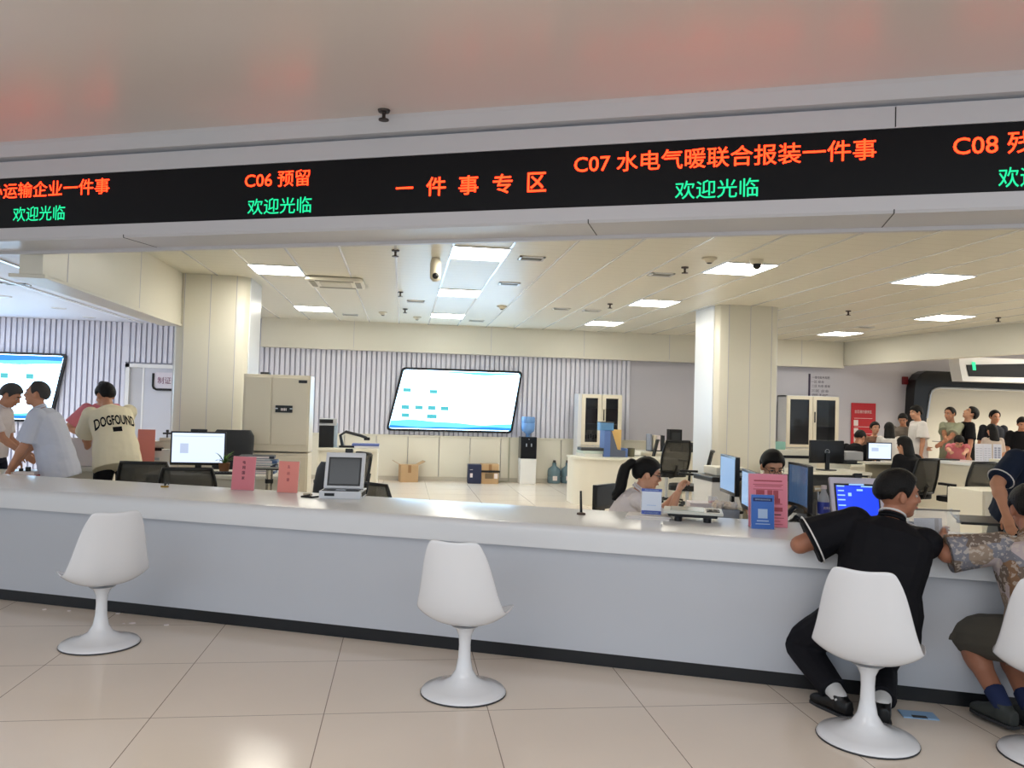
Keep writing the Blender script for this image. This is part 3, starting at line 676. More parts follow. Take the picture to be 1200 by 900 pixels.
# ================================================================== OFFICE CHAIRS
m_mesh = mat('chair_mesh', (78,76,70), .7, alpha=.72); m_mesh2 = mat('chair_mesh_brown', (78,74,66), .7)
def office_chair(label, loc, rz, style=0, drop=0):
    t = thing('office_chair', label, 'chair', loc, rz, 'black office chairs')
    b = MB()
    for k in range(5):
        a = 2*PI*k/5; b.tube([(0,0,.1),(.16*math.cos(a),.16*math.sin(a),.095),(.29*math.cos(a),.29*math.sin(a),.075)], .022, 6, .014)
    b.build('star_base', m_black, t)
    for k in range(5):
        a = 2*PI*k/5; c = V((.3*math.cos(a),.3*math.sin(a),.03)); b = MB(); n = V((-math.sin(a),math.cos(a),0))*.022; b.cyl(c-n,c+n,.03,12); b.build('caster', m_dark, t)
    MB().cyl((0,0,.08),(0,0,.43-drop),.024,12).build('gas_column', m_alum, t)
    MB().prism(rrect(-.24,-.23,.24,.25,.09), .44-drop, .51-drop, .025).build('seat', m_black, t, 50)
    if style == 0:      # mesh back in a frame
        def bp(s, h): 
            wv = .215-.02*h+.03*math.sin(h*PI); return V((wv*s, -.25-.10*h+.05*math.sin(h*PI)*0+.035*s*s, .52-drop+.46*h))
        N = 10; b = MB()
        g = [[b.v(bp(-1+2*i/8, j/N)) for i in range(9)] for j in range(N+1)]
        for j in range(N):
            for i in range(8): b.f([g[j][i],g[j][i+1],g[j+1][i+1],g[j+1][i]])
        o = b.build('back_mesh', m_mesh, t, 80); md = o.modifiers.new('s','SOLIDIFY'); md.thickness = .008
        pts = [bp(-1,j/N) for j in range(N+1)]+[bp(-1+2*i/8,1) for i in range(1,8)]+[bp(1,j/N) for j in range(N,-1,-1)]+[bp(1-2*i/8,0) for i in range(1,8)]
        b = MB(); b.tube(pts, .017, 6, closed=True); b.build('back_frame', m_black, t, 60)
    else:               # padded back
        b = MB(); rings = []
        for j in range(9):
            h = j/8; wv = (.2+.04*math.sin(h*2.4))*(1 if h < .95 else .85); y = -.26-.1*h
            rings.append([(wv*math.copysign(abs(math.cos(a))**.5, math.cos(a)), y+.035*math.copysign(abs(math.sin(a))**.8, math.sin(a)), .5-drop+.5*h) for a in [2*PI*i/20 for i in range(20)]])
        b.loop(rings).build('backrest', m_dark, t, 60)
    b = MB(); b.tube([(0,-.1,.43-drop),(0,-.24,.46-drop),(0,-.3,.62-drop)], .022, 8); b.build('back_support', m_black, t)
    for s in (-1, 1):
        b = MB(); b.tube([(s*.2,-.02,.46-drop),(s*.28,-.02,.48-drop),(s*.285,-.03,.66-drop)], .016, 8); b.build('arm_post', m_black, t)
        MB().prism(rrect(s*.285-.035,-.14,s*.285+.035,.12,.03), .66-drop, .69-drop, .008).build('armrest', m_black, t, 50)
    return t
office_chair('black mesh office chair nearest the T-shirt man, behind the counter', (dx(181,7.95),7.95,0), .0, 0, .07)
office_chair('black mesh office chair in front of the lit monitor at left', (dx(226,7.5),7.5,0), .12, 0, .08)
office_chair('dark padded office chair turned sideways behind the pale pink card', (dx(358,7.35),7.4,0), 2.4, 1, .06)
office_chair('black office chair half hidden behind the white terminal', (dx(392,8.3),8.35,0), 2.0)
office_chair('high-backed black chair behind the lit monitor, by the left pillar', (dx(266,9.4),9.35,.15), PI, 1)
office_chair('small black office chair under the front counter, left of the middle tulip chair', (dx(472,6.9),6.95,-.14), -.9)
office_chair('wide black mesh chair behind the woman with the ponytail', (dx(784,11.5),11.6,.1), .2)
office_chair('black mesh chair turned sideways beside the right pillar', (dx(806,10.6),10.6,0), 1.2)
office_chair('narrow black chair back rising behind the blue file box', (dx(748,13.4),13.4,.03), 1.3)
office_chair('black mesh chair with arms standing before the far counter', (dx(1129,9.5),9.5,0), .2)
office_chair('black chair under the person in black at right', (dx(1064,10.0),10.0,0), .3)
office_chair('black chair back behind the clear acrylic panel', (dx(1122,5.5),5.55,-.1), 1.15, 1)
# ================================================================== COMPUTERS AND DESK THINGS
m_mon = mat('monitor_black', (14,14,17), .3)
def glow(name, rgb, s): return mat(name, (14,14,17), .2, emit=s, ecol=rgb)
def monitor(label, loc, rz, w, h, base_h, face, curve=0, cam=0, tilt=0, stand=1, casing=None, marks=(), logo=0, thick=.035):
    """screen faces local -y; loc is the point on the desk below it"""
    casing = casing or m_mon
    t = thing('monitor', label, 'monitor', loc, rz)
    z0, z1 = base_h, base_h+h; N = 10 if curve else 1
    cy = lambda x: -curve*(2*x/w)**2
    b = MB()
    if curve:
        rings = []
        for i in range(N+1):
            x = -w/2+w*i/N; y = cy(x); rings.append([(x,y-thick/2,z0),(x,y+thick/2,z0),(x,y+thick/2,z1),(x,y-thick/2,z1)])
        b.loop(rings)
    else: b.prismxz(rrect(-w/2,z0,w/2,z1,.008,3), -thick/2, thick/2, .003)
    b.build('casing', casing, t, 40)
    b = MB(); k = .016; rows = []
    for i in range(N+1):
        x = -w/2+k+(w-2*k)*i/N; y = cy(x)-thick/2-.0015; rows.append((b.v((x,y,z0+k+.012)), b.v((x,y,z1-k))))
    for i in range(N): b.f([rows[i][0],rows[i+1][0],rows[i+1][1],rows[i][1]])
    sc = b.build('screen', face, t)
    for (x, z, ww, hh, m) in marks:
        MB().box2((-w/2+w*x-ww/2,-thick/2-.004,z0+h*z-hh/2),(-w/2+w*x+ww/2,-thick/2-.002,z0+h*z+hh/2)).build('screen_mark', m, sc)
    if stand:
        MB().box2((-.03,.01,.01),(.03,.035,z0+h*.45),.004).build('stand_neck', m_mon, t)
        MB().prism(rrect(-.12,-.09,.12,.09,.03), 0, .014, .004).build('stand_base', m_mon, t, 40)
    if cam:
        o = MB().box((0,-.005,z1+.012),(cam,.03,.028),.006).build('webcam', m_black, t); MB().cyl((0,-.02,z1+.012),(0,-.022,z1+.012),.007,12).build('lens', m_dark, o)
    if logo:
        b = MB(); b.tube([(logo*math.cos(a),thick/2+.002,z0+h*.5+logo*math.sin(a)) for a in [2*PI*i/20 for i in range(20)]], .004, 6, closed=True); o = b.build('logo_ring', mat('logo_silver', (170,172,176), .3, .6), t)
        text('logo_letters', 'DELL', mat('logo_silver', (170,172,176), .3, .6), o, frame(V((-1,0,0)),V((0,0,1)),V((0,1,0)),V((0,thick/2+.002,z0+h*.5))), width=logo*1.4, height=logo*.45, bold=.01)
    return t
g_doc = glow('page_glow', (205,220,250), .95); g_pale = glow('pale_blue_glow', (140,180,225), .6); g_dim = glow('dim_blue_glow', (70,100,140), .35); g_blue = glow('vivid_blue_glow', (20,60,225), .95); g_txt = glow('blue_text_glow', (150,195,255), .9)
g_line = glow('page_line_glow', (185,198,225), .75)
p = aty(232, 541, 8.6); monitor('black-framed lit monitor on the desk before the left pillar', (p.x, 8.6, .75), .08, .54, .345, .07, g_doc, cam=.16, marks=[(.5,.86,.48,.006,g_line),(.25,.5,.08,.1,g_line)])
p = aty(968, 560, 10.5); monitor('black monitor showing its back with a ring logo, right of the right pillar', (p.x, 10.5, .75), PI+.08, .53, .32, .1, g_pale, logo=.034)
p = aty(1030, 546, 12.0); monitor('lit white monitor facing the camera, left of the person in black', (p.x, 12.0, .76), .0, .42, .29, .06, g_doc, marks=[(.3,.6,.12,.06,g_line),(.6,.8,.2,.008,g_line)])
ZS = .74
p = aty(868, 604, 5.75); monitor('farther of two pale blue monitors turned towards the ponytailed woman', (p.x, p.y+.22, ZS), -1.72, .46, .30, .06+.08, g_pale)
p = aty(876, 610, 5.35); monitor('nearer of two pale blue monitors, directly left of the tall pink notice', (p.x+.02, p.y, ZS), -1.78, .44, .28, .09, g_pale)
p = aty(939, 612, 5.3); monitor('curved dark monitor seen from its side, right of the tall pink notice', (p.x+.07, p.y+.1, ZS), -1.78, .5, .32, .1, g_dim, curve=.03)
p = aty(705, 600, 6.3); monitor('tilted black monitor behind the counter edge in front of the curved desk', (p.x+.02, 6.3, .62), .75, .3, .2, .09, m_black)
# self-service terminal with blue screen
def terminal(name, label, p, rz, w, face, marks, shell, cz=1.0):
    t = thing(name, label, 'terminal', p, rz)
    MB().box2((-w/2,-.14,0),(w/2,.14,.055),.006).build('base', shell, t)
    MB().box2((-w/2+.02,-.135,.055),(w/2-.02,-.02,.06)).build('keypad', m_black, t)
    MB().box2((-.035,-.12,.06),(.035,-.075,.064),.001).build('fingerprint_pad', m_alum, t)
    b = MB().at((0,.0,.058),(-.28,0,0)); b.box2((-w/2+.005,-.012,0),(w/2-.005,.02,.27*cz),.008); s = b.build('display_housing', shell, t)
    b = MB().at((0,.0,.058),(-.28,0,0)); b.box2((-w/2+.03,-.015,.02),(w/2-.03,-.011,.232*cz),.001); q = b.build('screen_bezel', m_black, t)
    b = MB().at((0,.0,.058),(-.28,0,0)); b.box2((-w/2+.042,-.017,.032),(w/2-.042,-.0145,.22*cz)); b.build('screen', face, t)
    for (x, z, ww, hh, m) in marks:
        b = MB().at((0,.0,.058),(-.28,0,0)); b.box2((-w/2+w*x-ww/2,-.019,.27*cz*z-hh/2),(-w/2+w*x+ww/2,-.0165,.27*cz*z+hh/2)); b.build('screen_mark', m, t)
    b = MB().at((0,.0,.058),(-.28,0,0)); b.box((0.02,-.0,.283*cz),(.055,.04,.03),.006); c = b.build('camera_head', m_black, t)
    b = MB()
    for i in range(6): b.box((w/2,-.1+.04*i,.03),(.006,.022,.03))
    b.build('side_port', m_black, t)
    MB().box((-w/4,-.142,.03),(.07,.006,.02)).build('card_slot', m_black, t)
    return t
p = atz(401, 584, CZ); t = terminal('service_terminal', 'white terminal with a tilted dark screen on the counter, right of the pink cards', (p.x, p.y+.1, CZ), -.1, .30, mat('screen_off', (52,56,60), .15), [], mat('terminal_white', (224,226,230), .3))
b = MB(); q = atz(365, 582, CZ); b.tube([(-.13,-.1,.012),(-.2,-.13,.006),(-.28,-.1,.006),(q.x-p.x,q.y-p.y-.1,.012)], .007, 6); b.build('lead', m_black, t); MB().box((q.x-p.x-.03,q.y-p.y-.1,.012),(.06,.035,.022),.004).build('plug', mat('plug_beige', (190,180,160), .4), t)
b = MB(); b.cyl((.165,.02,.02),(.185,.05,.17),.006); b.build('stylus', m_black, t)
p = aty(1007, 600, 4.98); terminal('service_terminal', 'white terminal with a bright blue screen, half hidden by the man in the black polo', (p.x, 4.98, ZS), -.16, .36, g_blue, [(.2,.8,.05,.008,g_txt),(.2,.7,.04,.008,g_txt),(.2,.6,.05,.008,g_txt),(.2,.5,.05,.008,g_txt),(.36,.62,.022,.022,g_txt),(.5,.84,.1,.008,g_txt),(.55,.72,.04,.012,g_txt),(.72,.8,.1,.008,g_txt),(.2,.38,.05,.008,g_txt)], mat('terminal_lilac', (214,208,222), .3), 1.15)
# notices
m_pink = mat('pink_card', (226,132,142), .55); m_pink2 = mat('salmon_card', (240,148,136), .55); m_ink = mat('dark_ink', (70,30,50), .6); m_ink2 = mat('faded_ink', (176,80,92), .6); m_clear = mat('acrylic_clear', (235,240,244), .05, alpha=.22)
def card(label, p, rz, w, h, m, chars=None, rows=(), ink=None, cat='notice'):
    t = thing('notice_card', label, cat, p, rz)
    b = MB().at((0,0,0),(-.09,0,0)); b.box2((-w/2,-.003,0),(w/2,.001,h)); b.build('card', m, t)
    b = MB().at((0,0,0),(-.09,0,0)); b.box2((-w/2-.004,.002,0),(w/2+.004,.005,h+.002)); b.box2((-w/2-.004,-.02,0),(w/2+.004,.07,.004)); b.build('acrylic_holder', m_clear, t)
    A = Matrix.Rotation(-.09, 4, 'X')
    if chars:
        n = len(chars)
        for i, ch in enumerate(chars): text('lettering', ch, ink, t, A @ frame(V((1,0,0)),V((0,0,1)),V((0,-1,0)),V((0,-.0035,h*(.83-.155*i*4/n)))), height=.024, bold=.01, depth=.001)
    for (x, z, ww, hh, mm) in rows:
        b = MB().at((0,0,0),(-.09,0,0)); b.box2((w*x-ww/2,-.0045,h*z-hh/2),(w*x+ww/2,-.003,h*z+hh/2)); b.build('print_line', mm, t)
    return t
p = atz(284, 574.5, CZ); card('deep pink card with vertical dark Chinese lettering at the counter back edge', p, -.3, .185, .255, m_pink, '电网国家', ink=m_ink)
p = atz(336.5, 577.5, CZ); card('smaller salmon pink card with faint lettering, left of the white terminal', p, -.3, .16, .235, m_pink2, '主出窗', ink=m_ink2)
p = atz(900, 618, CZ); w_ = .235
card('tall pink printed notice hiding the seated man\'s chin', p, -.2, w_, .325, mat('pink_notice', (232,140,158), .55), rows=[(0,.87,.17,.008,m_ink2),(0,.80,.18,.004,m_ink2),(.0,.77,.16,.004,m_ink2),(0,.71,.18,.003,m_ink2),(-.2,.62,.05,.05,m_ink2),(.05,.62,.03,.05,m_ink2),(.2,.61,.03,.055,m_ink2),(.2,.5,.05,.03,m_ink2),(.15,.44,.1,.005,m_ink2),(.2,.34,.08,.025,m_ink2),(.12,.24,.1,.006,m_ink),(.15,.18,.12,.004,m_ink2),(.1,.12,.1,.004,m_ink2),(.12,.06,.12,.004,m_ink2)])
p = atz(892, 619.5, CZ); bl = mat('sign_blue', (62,112,196), .4); nv = mat('sign_navy', (30,46,110), .4); lw = mat('sign_pale', (176,200,232), .5)
card('small blue sign standing in front of the tall pink notice', (p.x, p.y-.02, CZ), -.2, .135, .205, bl, rows=[(0,.86,.115,.022,nv),(0,.86,.09,.008,lw),(0,.45,.056,.056,lw),(0,.24,.07,.007,lw),(0,.15,.085,.005,lw)])
p = atz(763, 607, CZ); sq = mat('card_white_blue', (222,230,244), .4)
t = card('white and blue card standing on a white pad in front of the ponytailed woman', (p.x, p.y, CZ+.022), -.35, .125, .165, sq, rows=[(0,.95,.13,.018,mat('band_blue', (78,98,180), .4)),(0,.08,.125,.024,mat('band_blue', (78,98,180), .4)),(0,.08,.09,.007,lw),(0,.95,.09,.005,lw),(0,.36,.06,.004,lw)])
t = thing('paper_pad', 'white pads stacked flat under the white and blue card', 'paper pad', (p.x-.005, p.y+.02, CZ), -.35)
MB().box2((-.15,-.11,0),(.13,.11,.01),.002).build('pad', mat('pad_white', (236,230,226), .6), t); MB().box2((-.14,-.10,.011),(.14,.09,.02),.002).build('upper_pad', mat('pad_white', (236,230,226), .6), t)
# scale-like signature tray
p = atz(815, 611, CZ); t = thing('weighing_scale', 'black scale with a white tray and keypad on the counter', 'scale', (p.x, p.y+.05, CZ), -.36)
MB().prism([(-.15,-.11),(.15,-.11),(.17,.12),(-.17,.12)], .03, .05, .006).build('body', m_black, t)
for sx in (-1, 1):
    for sy in (-1, 1): MB().cyl((sx*.09,sy*.07,0),(sx*.09,sy*.07,.032),.024,12).build('foot', m_black, t)
MB().box2((-.185,-.13,.05),(.185,.13,.068),.005).build('tray', mat('tray_white', (214,214,204), .3), t); MB().box2((-.14,-.115,.068),(.07,.115,.072)).build('glass_plate', mat('plate_grey', (196,204,196), .15), t)
o = MB().box2((.085,-.09,.068),(.165,.03,.073)).build('keypad', m_dark, t)
for i in range(2):
    for j in range(2): MB().box((.108+.034*i,-.06+.05*j,.075),(.02,.026,.004),.001).build('key', m_mesh2, o)
# sticks and clips on the counter
p = atz(681, 603, CZ); t = thing('counter_microphone', 'thin black upright stick on a small base on the counter', 'microphone', p)
MB().lathe([(.001,0),(.03,0),(.028,.012),(.012,.016),(.001,.016)],16).build('base', mat('metal_brown', (86,70,62), .35, .6), t); MB().tube([(0,0,.014),(-.004,0,.1),(-.006,0,.155)],.009,8,.007).build('stem', m_black, t)
for (x, y, l, g) in ((945,619,'small metal clip stand on the counter beside the man in the black polo',0),(193,571,'tiny black and gold clip lying on the counter at left',1)):
    p = atz(x, y, CZ); t = thing('pen_clip', l, 'clip', p, -.3)
    MB().prism(rrect(-.03,-.016,.03,.016,.012), 0, .012, .003).build('base', mat('clip_gold', (150,116,40), .3, .8) if g else m_alum, t)
    MB().tube([(.0,0,.01),(.012,0,.03),(.03,.0,.036),(.032,0,.02)],.005,6).build('hook', m_black, t); MB().cyl((.0,0,.01),(.0,0,.05),.005).build('post', m_dark, t)
p = atz(965, 615, CZ); t = thing('water_bottle', 'clear plastic water bottle with a blue label left of the blue screen', 'bottle', (aty(965,600,5.2).x, 5.2, ZS))
MB().lathe([(r*1.25,z*1.45) for r,z in [(.001,0),(.028,0),(.032,.01),(.032,.06),(.03,.065),(.032,.07),(.032,.125),(.026,.15),(.014,.17),(.012,.185),(.001,.185)]],20).build('body', mat('bottle_clear', (226,232,238), .05, alpha=.5), t, 40)
MB().lathe([(r*1.25,z*1.45) for r,z in [(.033,.065),(.0335,.07),(.0335,.12),(.033,.122)]],20).build('label', mat('label_blue', (52,66,160), .4), t, 40); MB().lathe([(r*1.25,z*1.45) for r,z in [(.001,.183),(.015,.183),(.015,.2),(.001,.2)]],14).build('cap', mw_, t, 40)
text('lettering', '纯净水', mw_, t, frame(V((1,0,0)),V((0,0,1)),V((0,-1,0)),V((0,-.043,.138))), width=.05, height=.02)
# phone by the curved monitor
p = aty(931, 618, 5.15); t = thing('desk_phone', 'black desk phone below the curved monitor, right of the pink notice', 'telephone', (p.x+.02, p.y+.02, ZS), -.9)
b = MB(); b.prismyz([(-.1,0),(.1,0),(.1,.09),(-.1,.035)], -.08, .08, .006); b.build('body', m_black, t); b = MB(); b.tube([(-.045,-.09,.07),(-.045,-.06,.085),(-.045,.06,.125),(-.045,.09,.12)],.02,8); b.build('handset', m_black, t)
b = MB()
for i in range(3):
    for j in range(3): b.box((.02+.022*i,-.05+.03*j,.054+.0085*j),(.014,.014,.006))
b.build('keypad', m_dark, t)
p = aty(962, 590, 5.5); t = thing('chrome_stand', 'chrome camera head on a thin stand behind the water bottle', 'camera stand', (p.x, 5.55, ZS))
MB().lathe([(.001,0),(.05,0),(.045,.012),(.001,.014)],16).build('base', m_alum, t); MB().cyl((0,0,.01),(0,0,.22),.008).build('stem', m_alum, t); b = MB(); b.cyl((-.035,0,.23),(.035,0,.235),.022,14); b.build('head', mat('chrome', (206,200,188), .15, .9), t, 40)
b = MB(); b.tube([(0,0,.16),(-.05,0,.13),(-.06,.02,.05)],.004,6); b.build('lead', m_dark, t)
# cup and tissue items right of the woman
p = aty(838, 597, 5.9); t = thing('drinking_glass', 'clear tumbler with a pink drink on the staff desk', 'glass', (p.x, 5.95, ZS))
MB().lathe([(.001,0),(.034,0),(.038,.12),(.035,.12),(.031,.006),(.001,.006)],20).build('glass', m_clear, t, 40); MB().lathe([(.001,.007),(.030,.007),(.033,.085),(.001,.085)],20).build('drink', mat('pink_drink', (226,140,146), .2), t, 40)
p = aty(852, 606, 5.55); t = thing('paper_box', 'grey box with crumpled papers in front of the two pale monitors', 'box', (p.x+.0, 5.6, ZS), -.3)
MB().box2((-.1,-.08,0),(.1,.08,.07),.004).build('box', mat('box_grey', (150,152,158), .5), t)
random.seed(3)
for k in range(3):
    b = MB(); b.ball((-.05+.05*k, -.02+.02*(k % 2), .098), (.045,.04,.028), 14, 9)
    for q in b.bm.verts: q.co += V((noise.noise(q.co*60+V((k,0,0))), noise.noise(q.co*60+V((0,k,5))), noise.noise(q.co*70+V((3,0,k)))))*.016
    b.build('crumpled_paper', mat('paper_crumpled', (234,216,196), .6), t)
p = aty(795, 590, 6.3); t = thing('white_document_tray', 'white flat paper tray on the staff desk right of the woman\'s forearm', 'tray', (p.x+.12, 6.0, ZS), -.2)
MB().box2((-.16,-.11,0),(.16,.11,.02),.003).build('tray', m_desk, t); MB().box2((-.14,-.09,.02),(.14,.09,.07),.003).build('paper_ream', mw_, t)
# printer by the right pillar
p = aty(850, 600, 7.3); t = thing('printer', 'white printer with a dark top tray left of the two pale monitors', 'printer', (p.x, 7.4, 0), .05)
MB().box2((-.19,-.2,.0),(.19,.2,.62),.006).build('stand', mat('printer_grey', (206,206,198), .4), t); MB().box2((-.2,-.21,.62),(.2,.21,.88),.012).build('body', m_white, t); MB().box2((-.21,-.24,.86),(.2,.2,.91),.012).build('output_tray', m_black, t); MB().box2((-.1,-.1,.91),(.2,.21,.99),.012).build('scanner_lid', m_desk, t); MB().box2((-.02,-.12,.945),(.2,-.1,.965)).build('paper_slot', m_dark, t)
# acrylic panel and tablet at the right
p = atz(1095, 640, CZ); t = thing('acrylic_stand', 'clear acrylic leaflet stand between the two seated men', 'leaflet stand', (p.x+.02, p.y+.05, CZ), -.25)
b = MB().at((0,0,0),(-.12,0,0)); b.box2((-.15,-.003,0),(.15,.001,.19)); b.build('front_pane', m_clear, t); MB().box2((-.15,-.02,0),(.15,.1,.006)).build('base', m_clear, t)
b = MB().at((0,0,0),(-.12,0,0)); b.box2((-.155,-.005,.185),(.155,.003,.195),.002); b.build('top_edge', mat('edge_grey', (120,116,110), .3), t)
for i in range(3):
    b = MB().at((0,.03+.012*i,.008),(-.12,0,.1*i)); b.box2((-.08+.04*i,-.001,0),(.03+.03*i,.001,.13)); b.build('leaflet', mat('leaflet_%d' % i, [(206,206,214),(150,140,138),(190,186,190)][i], .5), t)
p = atz(1150, 616, CZ); t = thing('signature_tablet', 'black tablet with a pen loop under the hand of the man in navy', 'tablet', (p.x, p.y+.05, CZ), -.3)
b = MB().at((0,0,.02),(.2,0,0)); b.box2((-.12,-.08,0),(.12,.08,.018),.006); b.build('body', m_black, t); MB().box2((-.1,.02,0),(.1,.06,.03)).build('foot', m_dark, t)
b = MB(); b.tube([(-.12,.0,.04),(-.15,.0,.06),(-.16,.01,.09),(-.145,.01,.095)],.005,6); b.build('pen_loop', m_alum, t)
# ---------------------------------------------------------------- left side things
p = aty(262, 536, 8.55); t = thing('potted_plant', 'small green plant in a brown pot beside the lit monitor at left', 'plant', (p.x, 8.6, .75))
MB().lathe([(.001,0),(.045,0),(.06,.1),(.052,.1),(.001,.09)],16).build('pot', mat('pot_brown', (136,92,58), .6), t, 40)
b = MB(); random.seed(5)
for k in range(22):
    a = random.uniform(0,2*PI); r = random.uniform(.05,.13); h = random.uniform(.12,.24); d = V((math.cos(a),math.sin(a),0)); n = V((-d.y,d.x,0)); prev = None
    for i in range(5):
        s = i/4; c = d*(r*s)+V((0,0,.09+h*s-.1*s*s)); wv = .012*math.sin(PI*min(1,.15+s*.85))+.001
        cur = (b.v(c-n*wv), b.v(c+n*wv))
        if prev: b.f([prev[0],prev[1],cur[1],cur[0]])
        prev = cur
o = b.build('leaves', mat('leaf_green', (92,128,58), .5, noise_=.3, nscale=30), t); md = o.modifiers.new('s','SOLIDIFY'); md.thickness = .002
p = aty(238, 543, 8.35); t = thing('keyboard', 'black keyboard on the desk below the lit monitor at left', 'keyboard', (p.x+.2, 8.4, .75), .05)
MB().box2((-.2,-.065,0),(.2,.065,.018),.004).build('body', m_black, t); b = MB()
for i in range(12):
    for j in range(4): b.box((-.17+.031*i,-.042+.028*j,.02),(.024,.021,.006))
b.build('keys', m_dark, t)
random.seed(11)
fcol = [(58,78,118),(214,210,206),(40,46,70),(226,226,224),(70,96,140),(196,200,206),(46,52,66)]
p = aty(302, 545, 8.55); z = .75
for k in range(7):
    h = [.03,.022,.035,.02,.03,.018,.028][k]; w_ = [.36,.34,.37,.33,.38,.3,.35][k]
    t = thing('document_folder', ['lowest dark folder of the stack behind the deep pink card','second lowest pale folder of the stack behind the deep pink card','third navy folder of the stack behind the deep pink card','white folder at the middle of the stack behind the deep pink card','blue folder third from the top of the stack behind the deep pink card','pale folder second from the top of the stack behind the deep pink card','topmost folder of the stack behind the deep pink card'][k], 'folder', (p.x+random.uniform(-.015,.015), 8.6, z), random.uniform(-.12,.12), 'folders stacked behind the pink card')
    m = mat('folder_%d' % k, fcol[k], .5); MB().box2((-w_/2,-.12,0),(w_/2,.12,h),.003).build('cover', m, t); MB().box2((-w_/2+.01,-.122,.005),(w_/2-.05,-.1,h-.005)).build('page_edges', mw_, t); z += h
p = aty(315, 575, 7.75); t = thing('chrome_pole_stand', 'chrome pole stand with a black collar between the two pink cards', 'stand', (p.x, 7.75, 0))
MB().lathe([(.001,0),(.16,0),(.15,.02),(.03,.03),(.001,.03)],24).build('base', m_black, t, 40); MB().cyl((0,0,.02),(0,0,.86),.032,16).build('pole', mat('chrome', (206,200,188), .15, .9), t, 40); MB().cyl((0,0,.73),(0,0,.77),.038,16).build('collar', m_black, t, 40); MB().box2((-.16,-.1,.86),(.12,.1,.875),.004).build('tray', m_black, t)
o = MB().cyl((.13,0,.70),(.13,0,.9),.012).build('bracket', m_black, t)
# printer in the left bay
p = aty(183, 540, 10.0); t = thing('printer', 'white multifunction printer on the table by the left bay door', 'printer', (p.x, 10.0, .75), .05)
MB().box2((-.2,-.18,0),(.2,.18,.15),.008).build('body', m_white, t); MB().box2((-.2,-.1,.15),(.2,.18,.24),.008).build('scanner', m_desk, t); MB().box2((-.15,-.19,.13),(.1,-.1,.165),.003).build('output_slot', m_black, t); MB().box2((-.16,-.2,.02),(.08,-.17,.05),.003).build('paper_tray', mat('tray_blue_grey', (170,190,204), .4), t); MB().box2((.05,-.12,.24),(.2,-.02,.28),.006).build('control_panel', m_cream, t)
p = aty(170, 515, 9.7); t = thing('paper_sheet', 'pink sheet held upright beside the T-shirt man\'s back', 'paper', (p.x, 9.75, .75), -.1)
MB().box2((-.1,-.002,.0),(.1,.002,.38)).build('sheet', m_pink2, t); MB().box2((-.1,-.03,0),(.1,.04,.006)).build('clip_foot', m_clear, t)
p = aty(195, 515, 10.2); t = thing('hand_stamp_stand', 'small dark clamp arm on the printer in the left bay', 'clamp', (p.x+.05, 10.05, .99))
MB().cyl((0,0,.0),(0,0,.1),.01).build('post', m_dark, t); MB().tube([(-.05,0,.085),(.1,0,.09)],.012,6).build('arm', m_dark, t); MB().box((-.0,0,.115),(.03,.02,.03),.004).build('knob', m_dark, t)
# left table things
p = aty(36, 549, 7.85)
t = thing('stamp_pad', 'black ink stamp on stacked pads beside the leaning man\'s wrist', 'stamp', (p.x-.01, 7.8, .75))
MB().box2((-.1,-.07,0),(.1,.07,.02),.003).build('lower_pad', mat('pad_red', (170,60,60), .6), t); MB().box2((-.09,-.065,.02),(.09,.065,.05),.003).build('upper_pad', mw_, t); MB().cyl((.01,0,.05),(.01,0,.09),.022,12).build('stamp_body', m_black, t); MB().cyl((-.05,0,.05),(-.05,0,.075),.018,12).build('stamp_cap', m_black, t)
p = aty(108, 545, 9.0); t = thing('document_rack', 'clear rack of white papers on the tall-sided desk by the T-shirt man', 'document rack', (p.x-.05, 8.95, .76))
MB().box2((-.14,-.1,0),(.14,.1,.01)).build('base', m_clear, t)
for i in range(4): MB().box2((-.13,-.08+.045*i,.01),(.12,-.07+.045*i,.3-.02*i)).build('paper', mw_, t)
# desk by the back wall: computer, papers
p = aty(384, 527, 13.5); t = thing('computer_tower', 'black and white computer box on the cluttered far desk left of the big screen', 'computer', (p.x-.02, 13.6, .76), .1)
MB().box2((-.14,-.2,0),(.1,.2,.36),.006).build('case', m_mon, t); MB().box2((-.14,-.19,.36),(.14,.2,.47),.006).build('upper_unit', mat('unit_grey', (196,200,206), .4), t); MB().box2((-.14,-.21,.4),(.08,-.19,.46)).build('front_slot', m_black, t); MB().box2((.1,-.15,0),(.16,.2,.4),.004).build('side_case', mat('case_blue', (186,206,226), .3), t)
p = aty(408, 527, 13.5); t = thing('document_camera', 'dark jointed document camera over papers on the cluttered far desk', 'camera', (p.x, 13.55, .76))
MB().box2((-.15,-.1,0),(.15,.1,.03),.004).build('base', m_black, t); MB().tube([(-.1,0,.03),(-.14,0,.2),(-.05,0,.26),(.2,0,.2),(.3,0,.16)],.025,8).build('arm', m_dark, t); MB().box((.3,0,.15),(.1,.06,.05),.01).build('head', m_black, t)
p = aty(430, 524, 13.5)
for k, (c, l) in enumerate((((96,112,176),'blue-covered papers at the end of the cluttered far desk'),((222,220,224),'white papers under the blue cover on the cluttered far desk'))):
    o = MB().box2((-.24+.03*k,-.14,0),(.2,.14,.035),.004).build('paper_stack', mat('stack_%d' % k, c, .6)); o.location = (p.x, 13.5, .797-.036*k); o.rotation_euler[2] = .1*k; tag(o, l, 'papers')
